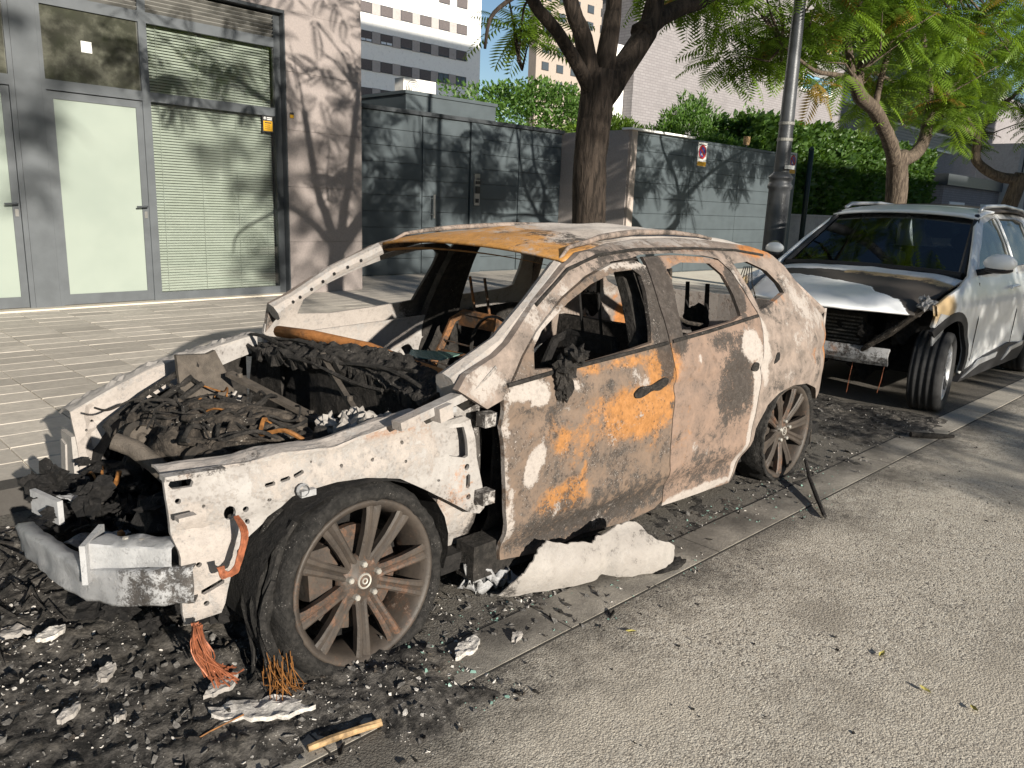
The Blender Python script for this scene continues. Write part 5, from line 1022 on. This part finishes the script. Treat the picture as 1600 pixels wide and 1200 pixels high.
def tyre(ro, T, seed, r_out=.325, wd=.235, amp=.012, mat='burnt_tyre'):
    prof = [(.272, .006), (.278, -.006), (.29, -.014), (.303, -.012), (r_out-.014, -.002), (r_out-.005, .012), (r_out, .035), (r_out+.002, .09), (r_out, .145), (r_out-.008, .178), (.295, .195), (.275, .19), (.262, .18), (.265, .10), (.268, .015)]
    n = 96; vs = []
    for i, (r_, y) in enumerate(prof):
        for k in range(n):
            a = 2*math.pi*k/n; c_, s_ = math.cos(a), math.sin(a)
            q = r_+amp*fbm((c_*2+seed, s_*2, y*9), 2.2, 5)*(1 if i < 11 else .2)
            yy = y+amp*.8*fbm((c_*3, s_*3+seed, r_*9), 2, 4)
            p = T @ Vector((q*c_, yy, q*s_))
            if p.z < .006+.01*abs(fbm((c_*4, s_, 1), 3, 2)):
                d = .006-p.z; p.z = .006+.006*abs(fbm((p.x*9, p.y*9, 0), 2, 2)); p.y -= d*.45*(1 if y < .11 else -1)
            vs.append(p)
    m = len(prof); mb = MB(); mb.add(vs, [(i*n+k, i*n+(k+1) % n, ((i+1) % m)*n+(k+1) % n, ((i+1) % m)*n+k) for i in range(m) for k in range(n)])
    return mb.build('tyre', mat, ro, True)
w1, WT1 = wheel(XF, 1.985, .272, 1, math.radians(-5), math.radians(2), 3); tyre(w1, WT1, 1, .328, .235, .012)
w2, WT2 = wheel(XR, 1.985, .272, 1, 0, 0, 9); tyre(w2, WT2, 5, .318, .235, .012)
for x0, sd in ((XF, 12), (XR, 13)):
    w_, T_ = wheel(x0, 3.77, .272, -1, 0, 0, sd); tyre(w_, T_, sd, .318)
# peeled tread strips with frayed cord on the front tyre
rp = random.Random(2); mb = MB()
for k in range(8):
    y0 = 2.0+.017*k; a0 = 2.55+rp.uniform(-.3, .3); P = []
    for t in np.linspace(0, 1, 9):
        a = a0+t*1.25; r_ = .338+.012*math.sin(k*2+t*5)+.02*t; p = Vector((XF+r_*math.cos(a), y0+.006*math.sin(k+t*6), .272+r_*math.sin(a))); P.append(p)
    e_ = P[-1]; P += [e_+Vector((-.005*rp.random(), -.01, -.05)), Vector((e_.x-.01+rp.uniform(-.02, .03), e_.y-.02, .03))]
    mb.tube(P, [.012, .016, .014, .007], 5, True, None, .3)
mb.build('peeled_tread', 'burnt_tyre', w1)
mb = MB()
for k in range(46):
    x0 = rp.uniform(.985, 1.06); y0 = rp.uniform(1.93, 2.05); mb.tube([(x0, y0, rp.uniform(.08, .16)), (x0+rp.uniform(-.02, .03), y0-.015, .05), (x0+rp.uniform(-.03, .10), y0+rp.uniform(-.06, .01), .008)], .0016, 3)
mb.build('steel_cord', 'rust_wire', w1)
# rear wing liner flap, exhaust remains
mb = MB(); mb.grid(lambda u, v: (4.55+.10*math.sin(u*1.6)+.02*v, 2.03+.26*v, .50-.40*u), 10, 3); mb.build('liner_flap', 'char_brown', car).modifiers.new('s', 'SOLIDIFY').thickness = .008
# ================================================================== scorched white compact SUV behind
def m_paint():
    g = G('white_car_paint'); p = g.geo(); a = g.attr('st'); n = g.noise(7, 6, .6, p); n2 = g.noise(40, 5, .65, p)
    j = g.math('ADD', g.math('MULTIPLY', g.math('SUBTRACT', n, .5), .7), g.math('MULTIPLY', g.math('SUBTRACT', n2, .5), .3))
    c = g.mix(g.ss(n, .4, .7), (.80, .81, .82), (.74, .755, .77))
    c = g.mix(g.ss(g.math('ADD', a[1], j), .3, .75), c, (.42, .30, .16)); blk = g.ss(g.math('ADD', a[0], j), .44, .60); c = g.mix(blk, c, (.045, .038, .033))
    ro = g.math('ADD', .22, g.math('MULTIPLY', g.math('MAXIMUM', blk, a[1]), .5)); M['white_car_paint'] = g.done(c, ro, 0, None, .5)
m_paint()
simple('black_plastic', (.018, .018, .02), .5); simple('silver_trim', (.55, .56, .58), .3, .6); simple('alloy', (.42, .43, .45), .3, .7, .15, 20); simple('alloy_dark', (.03, .03, .035), .35)
YS, AX1, AX2 = 2.83, 6.76, 9.41
_w2 = np.array([(.15, .84), (.3, .885), (.5, .90), (.8, .90), (.98, .875), (1.06, .845), (1.3, .745), (1.5, .645), (1.57, .58), (1.62, .46)])
def H2(x, z, off=0):
    w_ = float(np.interp(z, _w2[:, 0], _w2[:, 1]))-off
    if x < 6.75: w_ -= .20*((6.75-x)/.6)**2
    if x > 9.9: w_ -= .2*((x-9.9)/.6)**2
    return w_
def s2(off=0, s=1):
    def f(x, z):
        w_ = H2(x, z, off)
        if z < 1.0: w_ += -.018*math.exp(-((z-.58)/.09)**2)+.012*math.exp(-((z-.86)/.05)**2)
        return (x, YS-s*w_, z)
    return f
suv = empty('white_car', (8.3, YS, 0)); tag(suv, 'white compact car with burnt front parked behind the wreck', 'car')
def arc(cx, cz, r, a0, a1, n=14): return [(cx+r*math.cos(t), cz+r*math.sin(t)) for t in np.linspace(a0, a1, n)]
o2 = [(6.44, .86), (6.62, .93), (6.9, .985), (7.16, 1.06), (7.5, 1.30), (7.86, 1.525), (8.2, 1.57), (9.0, 1.585), (9.7, 1.555), (10.15, 1.40), (10.40, 1.05), (10.5, .8), (10.46, .45), (10.3, .36)]+arc(AX2, .33, .40, -.05, math.pi+.12)[:-1]+[(9.0, .26), (7.2, .25)]+arc(AX1, .33, .41, -.15, 2.2, 12)+[(6.45, .70), (6.47, .78)]
wA = [(7.40, 1.075), (7.55, 1.22), (7.95, 1.475), (8.3, 1.525), (8.42, 1.525), (8.45, 1.10)]; wB = [(8.53, 1.10), (8.50, 1.525), (9.1, 1.525), (9.25, 1.49), (9.3, 1.13)]; wC = [(9.36, 1.135), (9.33, 1.47), (9.6, 1.41), (9.88, 1.2), (9.85, 1.15)]
def pst(x, z):
    b = math.exp(-((x-6.50)/.13)**2-((z-.72)/.16)**2); return (b*.5 if z < .72 else b*.15, math.exp(-((x-6.56)/.20)**2-((z-.84)/.18)**2)*.95, 0)
for s in (1, -1):
    mb = MB(); panel(mb, o2, [wA, wB, wC], s2(0, s), .06, .03, lambda u, v: (0, s, 0), pst); sd = mb.build('body_side', 'white_car_paint', suv, True)
    for w_ in (wA, wB, wC):
        mb = MB(); panel(mb, w_, [], s2(.02, s), .12, .005, lambda u, v: (0, s, 0)); mb.build('side_window', 'dark_glass', suv)
    mb = MB(); ring = arc(AX1, .33, .47, -.12, 2.35, 16)+arc(AX1, .33, .40, 2.35, -.12, 16); panel(mb, ring, [], s2(-.012, s), .06, .03, lambda u, v: (0, s, 0)); mb.build('arch_trim', 'black_plastic', suv)
    mb = MB(); ring = arc(AX2, .33, .46, -.1, math.pi+.1, 18)+arc(AX2, .33, .39, math.pi+.1, -.1, 18); panel(mb, ring, [], s2(-.012, s), .06, .03, lambda u, v: (0, s, 0)); mb.build('arch_trim', 'black_plastic', suv)
    mb = MB(); panel(mb, [(7.18, .18), (8.95, .2), (9.0, .36), (8.4, .41), (7.7, .36), (7.22, .27)], [], s2(-.02, s), .07, .05, lambda u, v: (0, s, 0)); cl = mb.build('sill_cladding', 'black_plastic', suv)
    for P in ([(7.22, .215), (7.55, .30), (8.0, .315), (8.03, .36), (7.5, .345)], [(8.3, .25), (8.5, .33), (8.86, .345), (8.88, .385), (8.42, .365)]):
        mb = MB(); panel(mb, P, [], s2(-.03, s), .06, .012, lambda u, v: (0, s, 0)); mb.build('sill_insert', 'silver_trim', cl)
    for P in ([(7.33, .35), (7.36, .7), (7.34, 1.0)], [(8.48, .38), (8.52, .7), (8.50, 1.05)]):
        mb = MB(); mb.tube([s2(-.0015, s)(*q) for q in P], .004, 4); mb.build('door_gap', 'black_plastic', suv)
    mb = MB(); mb.tube([s2(-.03, s)(x, z) for x, z in ((8.14, .93), (8.2, .935), (8.34, .94), (8.4, .935))], .014, 7); mb.build('door_handle', 'white_car_paint', suv)
    mb = MB(); mb.tube([(8.0, YS-s*.60, 1.585), (8.12, YS-s*.595, 1.625), (8.8, YS-s*.58, 1.645), (9.5, YS-s*.56, 1.62), (9.65, YS-s*.555, 1.585)], .018, 8); mb.build('roof_rail', 'silver_trim', suv, True)
    mb = MB(); lump(mb, (7.32, YS-s*(1.0 if s > 0 else .96), 1.17), .105 if s > 0 else .08, 2, .04, 12, (.8, 1.15, .70)); mr = mb.build('mirror', 'white_car_paint', suv, True)
    mb = MB(); lump(mb, (7.33, YS-s*.99, 1.115), .10, 2, .04, 10, (.82, 1.08, .30)); mb.bar((7.36, YS-s*.84, 1.08), (7.33, YS-s*.95, 1.11), .06, .05); mb.build('mirror_base', 'black_plastic', mr, True)
    mb = MB(); mb.disc((7.40, YS-s*1.0, 1.17), .07, 14, 'X'); mb.build('mirror_glass', 'dark_glass', mr)
# bonnet
def hood(u, v):
    y = -1+2*v; xf0 = 6.06+.40*abs(y)**2.4; xb = 7.22-.04*y*y; x = xf0+(xb-xf0)*u; z = .845+.205*u**.8+.018*(1-y*y)-.05*(1-u)**3+.008*fbm((x*2, y*2, 0), 1.5, 2)
    w_ = .74+.05*u; return (x, YS+y*w_, z-.03*abs(y)**6)
def hood_st(x, y, z):
    t = (y-2.83)/.8; bnd = 6.62+.26*t+.05*fbm((x*2, y*3, 0), 2, 4); d = max(0, min(1, (x-bnd)/.06+.5)); back = max(0, min(1, (7.06-x)/.12)); cream = math.exp(-((x-6.93)/.08)**2)*(t < .1)*.8
    return (d*.95*back*(1-.6*cream), d*(.35*back+cream)+.25*(1-back), 0)
mb = MB(); mb.grid(hood, 46, 40, None, hood_st); mb.build('bonnet', 'white_car_paint', suv, True).modifiers.new('s', 'SOLIDIFY').thickness = .02
def wsf(u, v):
    y = -1+2*v; x = 7.23+.65*u-.06*y*y*(1-u)+.05*(1-y*y)*-.6; z = 1.055+.475*u+.02*(1-y*y); return (x+.03, YS+y*(.765-.155*u), z)
mb = MB(); mb.grid(wsf, 12, 20); mb.build('windscreen', 'car_glass', suv, True)
def fr_ws(a, b): return a
mb = MB()
for e_ in (0, 1): mb.tube([Vector(wsf(t, e_))+Vector((.0, 0, .004)) for t in np.linspace(0, 1, 8)], .028, 6)
mb.tube([Vector(wsf(0, t)) for t in np.linspace(0, 1, 12)], .03, 6); mb.build('windscreen_surround', 'black_plastic', suv)
def rf2(u, v):
    y = -1+2*v; x = 7.83+1.95*u; z = float(np.interp(x, [7.83, 8.1, 8.6, 9.2, 9.8], [1.53, 1.585, 1.615, 1.61, 1.55])); return (x, YS+y*(.645-.03*u), z+.035*(1-y*y)-.012*abs(y)**8)
mb = MB(); mb.grid(rf2, 24, 20, None, lambda x, y, z: ((.7 if x > 8.25 else 0), .25 if x > 8.2 else 0, 0)); mb.build('roof', 'white_car_paint', suv, True).modifiers.new('s', 'SOLIDIFY').thickness = .02
mb = MB(); mb.grid(lambda u, v: (9.78+.62*u, YS+(-1+2*v)*(.60+.12*u), 1.56-.50*u), 4, 8); mb.build('rear_window', 'car_glass', suv); mb = MB(); mb.grid(lambda u, v: (10.42+.08*math.sin(u*3), YS+(-1+2*v)*.72, 1.06-.7*u), 6, 8); mb.build('tailgate', 'white_car_paint', suv, True)
# insides
MB().bb((7.0, YS-.8, .3), (10.3, YS+.8, .5)).build('floor', 'char_dark', suv); mb = MB(); mb.grid(lambda u, v: (7.25+.35*u, YS+(-1+2*v)*.7, 1.03-.10*u), 4, 8); mb.build('dashboard', 'black_plastic', suv)
for y in (2.45, 3.2):
    mb = MB(); mb.box((8.35, y, .85), (.16, .46, .66), Matrix.Rotation(.2, 3, 'Y')); lump(mb, (8.46, y, 1.30), .12, 1, .05, 9, (.5, 1, .8)); mb.build('seat', 'black_plastic', suv)
mb = MB(); mb.box((9.2, YS, .9), (.18, 1.2, .6), Matrix.Rotation(.2, 3, 'Y')); mb.build('rear_seat', 'black_plastic', suv)
mb = MB(); mb.lathe([(.165, 7.72), (.18, 7.73), (.165, 7.74)], 24, 'X', (0, 2.45, 1.08), True); mb.build('steering_wheel', 'black_plastic', suv)
mb = MB(); panel(mb, [(2.1, .25), (3.56, .25), (3.56, .86), (2.1, .86)], [], lambda u, v: (6.86, u, v), .2, .02, lambda u, v: (1, 0, 0)); mb.build('bulkhead', 'char_dark', suv)
mb = MB(); panel(mb, [(2.55, .42), (3.3, .42), (3.3, .72), (2.55, .72)], [], lambda u, v: (6.60, u, v), .1, .04, lambda u, v: (1, 0, 0)); rad = mb.build('radiator', 'char', suv); mb = MB(); [mb.bb((6.585, 2.57, .44+k*.03), (6.599, 3.28, .452+k*.03)) for k in range(9)]; mb.build('radiator_fins', 'grey_flakes', rad)
mb = MB(); mb.grid(lambda u, v: (6.43+.05*(2*u-1)**2-.03*math.sin(v*3.14), 2.28+1.15*u, .36+.105*v), 16, 4, None, lambda x, y, z: (.0, .15, .42)); mb.build('bumper_beam', 'bare_aluminium', suv).modifiers.new('s', 'SOLIDIFY').thickness = .03
mb = MB(); [lump(mb, (rs_.uniform(6.60, 6.85), rs_.uniform(2.2, 3.5), rs_.uniform(.25, .8)), rs_.uniform(.05, .13), k+200, .8, 7) for k in range(26)]; mb.build('burnt_front', 'char_dark', suv)
mb = MB(); mb.tube([(6.47, 2.06, .84), (6.44, 2.16, .74), (6.42, 2.28, .62), (6.40, 2.42, .50), (6.42, 2.50, .42)], [.03, .025, .028, .02, .012], 8, True, None, .35); mb.build('burnt_foam_strip', 'char_brown', suv)
mb = MB(); [mb.tube([(6.46, 2.3+.25*k, .36), (6.45, 2.31+.25*k, .22), (6.46+.02*k, 2.33+.25*k, rs_.uniform(.05, .2))], .0018, 4) for k in range(5)]; mb.build('hanging_wires', 'copper_wire', suv)
mb = MB(); [lump(mb, (6.46+rs_.uniform(-.03, .04), 2.05+rs_.uniform(-.03, .05), .87+rs_.uniform(-.03, .02)), .035, k, 1.0, 7) for k in range(5)]; mb.build('crumpled_corner', 'bare_aluminium', suv); mb = MB(); panel(mb, [(6.48, .55), (6.56, .62), (6.62, .78), (6.50, .80), (6.46, .68)], [], s2(-.004), .03, .01, lambda u, v: (0, 1, 0), lambda u, v: (.6, .1, .3)); mb.build('torn_wing_edge', 'bare_aluminium', suv)
def suv_wheel(cx, cy, s, steer=0):
    T = Matrix.Translation((cx, cy, .318)) @ Matrix.Rotation(steer, 4, 'Z') @ (Matrix.Identity(4) if s == 1 else Matrix.Rotation(math.pi, 4, 'Z'))
    def fin(mb, n, m, p, sm=False): loc(mb, T); return mb.build(n, m, p, sm)
    mb = MB(); mb.lathe([(.218, .0), (.228, .004), (.228, .02), (.205, .04), (.20, .18), (.222, .2), (.21, .2), (.19, .17), (.195, .04), (.21, .01)], 44, 'Y', (0, 0, 0), True); ro = fin(mb, 'wheel', 'alloy', suv, True)
    for k in range(5):
        a = 2*math.pi*k/5+.5
        for q, (m_, w_, dy) in enumerate((('alloy_dark', .038, .018), ('alloy', .022, .010))):
            mb = MB(); A = Vector((.03*math.cos(a), dy+.012, .03*math.sin(a))); B = Vector((.21*math.cos(a+q*.14), dy, .21*math.sin(a+q*.14))); mb.bar(A, B, w_*1.5, .02, (0, 1, 0)); fin(mb, 'spoke', m_, ro)
    mb = MB(); mb.lathe([(0, .008), (.03, .008), (.036, .02), (.036, .05)], 18); fin(mb, 'hub', 'alloy_dark', ro); mb = MB(); mb.lathe([(.04, .09), (.15, .09), (.15, .11), (.04, .11)], 26, 'Y', (0, 0, 0), True); fin(mb, 'brake_disc', 'char_brown', ro)
    mb = MB(); mb.lathe([(0, .13), (.2, .13)], 20); fin(mb, 'back_plate', 'char_dark', ro)
    pr = [(.226, .006), (.245, -.012), (.285, -.018), (.308, -.006), (.316, .014)]
    for g_ in range(4): y = .03+g_*.048; pr += [(.318, y), (.318, y+.016), (.310, y+.018), (.310, y+.028)]
    pr += [(.316, .212), (.30, .225), (.25, .222), (.225, .2)]
    mb = MB(); mb.lathe(pr, 64, 'Y', (0, 0, 0), True); fin(mb, 'tyre', 'tyre_rubber', ro, True)
suv_wheel(AX1, 1.935, 1, math.radians(9)); suv_wheel(AX2, 1.945, 1); suv_wheel(AX1, 3.72, -1, math.radians(9)); suv_wheel(AX2, 3.72, -1)
# ================================================================== ash, debris and loose pieces on the ground
def sstep(x, a, b): t = max(0., min(1., (x-a)/(b-a))); return t*t*(3-2*t)
def ash_mask(x, y):
    n = .22*fbm((x*1.7, y*1.7, 3), 1, 4)
    # front heap
    d = max(-.3-x, x-1.55, 1.55-y, y-4.0)+n
    m = sstep(d, .12, -.18)
    # strip beside and under the car
    d2 = max(1.2-x, x-4.9, 1.78-y-.02*x, y-4.0)+n*.9; m = max(m, .42*sstep(d2, .10, -.15))
    # heap under the white car's nose
    d3 = max(4.75-x, x-6.55, 1.72-y, y-3.7)+n*.8; m = max(m, .75*sstep(d3, .08, -.2)*(1 if x > 5.3 else .5)); return m
def ash_h(x, y):
    m = ash_mask(x, y); f = fbm((x*9, y*9, 0), 1, 5); g_ = fbm((x*30, y*30, 7), 1, 3)
    return -.02+m*(.036+.020*f+.007*g_+.008)
x0, x1, y0, y1, stp = .1, 6.7, 1.2, 4.05, .016
nx, ny = int((x1-x0)/stp), int((y1-y0)/stp)
mb = MB(); vs = []; keep = {}
for i in range(nx+1):
    for j in range(ny+1):
        x, y = x0+i*stp, y0+j*stp
        vs.append((x, y, ash_h(x, y)))
fs = []
for i in range(nx):
    for j in range(ny):
        q = (i*(ny+1)+j, (i+1)*(ny+1)+j, (i+1)*(ny+1)+j+1, i*(ny+1)+j+1)
        if max(vs[k][2] for k in q) > -.012: fs.append(q)
used = sorted({k for f in fs for k in f}); ix = {k: n for n, k in enumerate(used)}
mb.add([vs[k] for k in used], [tuple(ix[k] for k in f) for f in fs])
ab = mb.build('ash_bed', 'ash_bed', None, True); struct(ab, 'stuff', 'black ash and charred residue covering the ground around the burnt car'); ab['category'] = 'ash'
# flakes scattered over the ash
rf_ = random.Random(17)
def flake(mb, x, y, z, r, tilt=.5, th=.002):
    n = rf_.randint(4, 7); a0 = rf_.uniform(0, 6.28); R = Matrix.Rotation(rf_.uniform(0, 6.28), 3, 'Z') @ Matrix.Rotation(rf_.gauss(0, tilt), 3, 'X') @ Matrix.Rotation(rf_.gauss(0, tilt), 3, 'Y')
    el = rf_.uniform(.35, 1); P = []
    for k in range(n):
        t = 2*math.pi*k/n+rf_.uniform(-.3, .3); q = r*rf_.uniform(.55, 1.1); P.append(Vector((q*math.cos(t), q*el*math.sin(t), rf_.uniform(-.15, .25)*r)))
    b = len(mb.v); c = Vector((x, y, z)); vs = [c+R @ p for p in P]+[c+R @ (p*.9+Vector((0, 0, -th-.08*r))) for p in P]
    mb.add(vs, [tuple(range(n)), tuple(range(2*n-1, n-1, -1))]+[(i, i+n, (i+1) % n+n, (i+1) % n) for i in range(n)])
def scatter(name, mat, n, rmin, rmax, label, cat, reg=(.1, 6.4, 1.4, 3.9), thr=.18, tilt=.5, prob=None):
    mb = MB(); c = 0; tries = 0
    while c < n and tries < n*40:
        tries += 1; x = rf_.uniform(reg[0], reg[1]); y = rf_.uniform(reg[2], reg[3]); m = ash_mask(x, y)
        if m < thr*rf_.random()*1.6 or (prob and rf_.random() > prob(x, y)): continue
        r = rmin+(rmax-rmin)*rf_.random()**3; flake(mb, x, y, max(0, ash_h(x, y))+r*.25, r, tilt); c += 1
    o = mb.build(name, mat); struct(o, 'stuff', label); o['category'] = cat; return o
nearp = lambda x, y: 1.0 if x < 2.6 else .35
clump = lambda x, y: (1.0 if fbm((x*3, y*3, 20), 1, 3) > .05 else .12)*(1 if x < 2.6 else .4)
scatter('white_ash_flakes', 'ash_flakes', 4200, .0012, .012, 'small white ash flakes strewn over the black residue', 'ash', prob=clump)
scatter('charred_flakes', 'grey_flakes', 4200, .002, .022, 'grey charred flakes and chips strewn over the residue', 'debris', prob=nearp)
scatter('black_fragments', 'char', 1500, .003, .028, 'black burnt plastic fragments strewn beside the car', 'debris', prob=nearp, tilt=.8)
scatter('brown_dust_clods', 'char_brown', 1400, .002, .016, 'brown burnt crumbs mixed into the black residue', 'debris', prob=clump, tilt=.6)
scatter('glass_crumbs', 'glass_shards', 350, .003, .012, 'greenish broken glass crumbs beside the wreck', 'glass', (1.4, 4.6, 1.5, 2.0), .02)
scatter('soot_specks', 'char', 260, .002, .010, 'tiny dark specks scattered on the bright road', 'debris', (.8, 6, .6, 1.75), -1)
rc = [(1.02, 1.90), (1.3, 1.72), (1.6, 1.68), (.75, 1.98), (.55, 2.35)]
# melted aluminium puddles, each a thing
def puddle(x, y, rx, ry, ang, label, seed, mat='ash_white', h=.012):
    P = []; rr = random.Random(seed)
    for k in range(26):
        t = 2*math.pi*k/26; q = 1+.35*fbm((math.cos(t)*1.4+seed, math.sin(t)*1.4, 0), 1.4, 4); a, b = rx*q*math.cos(t), ry*q*math.sin(t); P.append((a*math.cos(ang)-b*math.sin(ang), a*math.sin(ang)+b*math.cos(ang)))
    z0 = max(0, ash_h(x, y)); mb = MB(); panel(mb, P, [], lambda u, v: (x+u, y+v, z0+.012+h*(.6+fbm((u*18, v*18, seed), 1.5, 4))), min(rx, ry)*.35, .015, lambda u, v: (0, 0, -1), lambda u, v: (.5, 0, .15))
    o = mb.build('melted_metal', mat, None, False, (x, y, z0)); tag(o, label, 'melted metal', 'melted metal lumps on the ash')
puddle(.50, 2.86, .07, .035, -.6, 'flat white lump of melted metal at the left edge', 1); puddle(.60, 2.72, .05, .03, .2, 'pale grey melted lump right of the flat white one at left', 2, 'ash_flakes')
puddle(.52, 2.25, .035, .018, .5, 'small white lump low at the left, nearest the corner', 3); puddle(.62, 2.14, .028, .016, 1.0, 'small white lump in the black ash, middle of the lower left', 4)
puddle(.93, 1.93, .13, .05, -.6, 'long pale ash patch in front of the front tyre', 5, 'ash_flakes'); puddle(.90, 2.10, .06, .03, .4, 'white crumbly patch behind the frayed tyre cords', 6); puddle(.66, 2.38, .04, .02, .9, 'curled white scrap below the bumper beam', 7)
puddle(1.62, 1.80, .07, .03, .3, 'pale grey flat scrap right of the front wheel', 8, 'ash_flakes'); puddle(1.80, 1.74, .03, .015, .3, 'small white scrap under the fallen white panel', 9)
# fallen white melted panel leaning on the door
fo_ = [(1.93, .02), (1.97, .09), (2.02, .135), (2.06, .175), (2.10, .205), (2.14, .225), (2.18, .21), (2.22, .205), (2.27, .20), (2.31, .19), (2.36, .20), (2.40, .205), (2.44, .225), (2.48, .235), (2.53, .24), (2.57, .225), (2.585, .19), (2.60, .165), (2.64, .145), (2.675, .125), (2.665, .09), (2.66, .05), (2.63, .02), (2.58, .004), (2.50, .0), (2.42, .012), (2.37, .03), (2.33, .016), (2.25, .0), (2.1, .0), (1.98, .0)]
fo_ = [(x+.006*fbm((x*40, z*40, 1), 1, 3), max(0, z+.010*fbm((x*45, z*45, 2), 1, 3)*(z > .03))) for x, z in resamp(fo_, .012)]
def fpm(x, z):
    t = (x-1.93)/.74; yb = 1.985-.30*t; v = z/.22; fold = .03*math.exp(-((x-2.37)/.03)**2)*(1-v*.6)
    y = yb-.06*math.sin(min(1, v)*2.6)+(.03+.09*t)*v+fold+.0035*fbm((x*9, z*9, 5), 1.2, 3); return (x, y, 0.010+z*.88+.004*fbm((x*20, z*9, 0), 1, 3))
mb = MB(); panel(mb, fo_, [], fpm, .014, .006, lambda u, v: (0, 1, 0), lambda x, z: (.45, 0, .62 if (x < 2.0 and z < .10) else .30*max(0, 1-abs(z-.012)/.02) if z < .03 else .22*max(0, fbm((x*9, z*9, 7), 1, 3)))); o = mb.build('fallen_sill_cover', 'ash_white', None, 'auto', (2.35, 1.9, 0))
tag(o, 'large white melted body panel lying against the front door', 'car panel')
mb = MB()
def scrap(u, v):
    x = 1.86+.20*u; y = 2.10-.06*u-.04*v; return (x+.03*fbm((u*4, v*4, 1), 1.5, 3), y+.04*fbm((u*5, v*5, 2), 1.5, 3), .02+.10*v*(1-.5*u)+.05*fbm((u*6, v*6, 3), 1.5, 3))
mb.grid(scrap, 16, 12, None, lambda x, y, z: (.5, .1, .3)); o = mb.build('crumpled_scrap', 'bare_aluminium', None, True, (1.95, 2.07, 0)); o.modifiers.new('s', 'SOLIDIFY').thickness = .006; tag(o, 'crumpled silver metal scrap between front tyre and fallen white panel', 'metal scrap')
mb = MB(); lump(mb, (2.70, 1.72, .012), .085, 5, .4, 10, (1.2, .5, .18)); o = mb.build('charred_slab', 'char', None, True, (2.7, 1.72, 0)); tag(o, 'dark flat charred slab at the right end of the fallen panel', 'debris')
mb = MB(); mb.tube([(4.32, 1.90, .10), (4.15, 1.79, .055), (3.95, 1.65, .03), (3.77, 1.525, .014)], [.010, .012, .012, .010], 7, True, None, .15); o = mb.build('charred_rod', 'char', None, False, (4.05, 1.7, 0)); tag(o, 'thin black charred rod leaning from the rear tyre onto the road', 'rod')
mb = MB(); mb.tube([(5.72, 1.80, .03), (5.85, 1.68, .02), (5.98, 1.60, .015)], [.02, .022, .012], 6); o = mb.build('burnt_strip', 'char', None, False, (5.85, 1.7, 0)); tag(o, 'burnt black strip on the road before the white car tyre', 'debris')
# stick, leaf and wire at the bottom
mb = MB(); mb.tube([(.955, 1.70, .018), (1.02, 1.69, .02), (1.10, 1.675, .018), (1.17, 1.66, .014)], [.010, .012, .010, .012], 7, True, None, .25); o = mb.build('broken_stick', 'amber_stick', None, False, (1.06, 1.68, 0)); tag(o, 'pale brown broken stick lying at the bottom of the picture', 'stick')
mb = MB(); mb.tube([(.70, 1.93, .012), (.78, 1.925, .03), (.88, 1.92, .04)], .0025, 5); o = mb.build('rusty_wire', 'rust_wire', None, False, (.78, 1.92, 0)); tag(o, 'thin straight rusty wire in the ash near the bottom', 'wire')
def leaf(x, y, a, label):
    mb = MB(); R = Matrix.Rotation(a, 3, 'Z'); pts = [(-.022, 0, .004), (-.008, .008, .007), (.010, .007, .006), (.022, 0, .010), (.010, -.007, .007), (-.008, -.008, .006), (0, 0, .001)]
    mb.add([Vector((x, y, .004))+R @ Vector(p) for p in pts], [(0, 1, 6), (1, 2, 6), (2, 3, 6), (3, 4, 6), (4, 5, 6), (5, 0, 6)]); o = mb.build('fallen_leaf', 'dry_leaf', None, False, (x, y, 0)); tag(o, label, 'leaf', 'leaves on the road')
def gp(px, py):
    d = fw+cr*((px-800)/CAMF)-cu*((py-600)/CAMF); t = -CAMH/d.z; return t*d.x, t*d.y
LV = [((2.69, .83), 'curled yellow leaf on the road, near the middle right'), ((2.58, .65), 'yellow leaf on the road, right of the curled one'), ((2.14, 1.50), 'yellow green leaf at the edge of the soot'), ((2.59, .51), 'pale grey leaf furthest right on the road')]
for k, ((x, y), lb_) in enumerate(LV): leaf(x, y, k*1.3, lb_)
mb = MB()
for k in range(30):
    x, y = rf_.uniform(.35, .75), rf_.uniform(2.7, 3.6); mb.tube([(x, y, .03+ash_h(x, y)), (x+rf_.uniform(-.08, .08), y+rf_.uniform(-.08, .08), .07+rf_.uniform(0, .03)), (x+rf_.uniform(-.12, .12), y+rf_.uniform(-.12, .12), .03)], rf_.uniform(.003, .009), 5, True, None, .2)
o = mb.build('burnt_cables', 'char', None, False, (.55, 3.1, 0)); struct(o, 'stuff', 'tangle of burnt cables under the far end of the bumper'); o['category'] = 'cables'
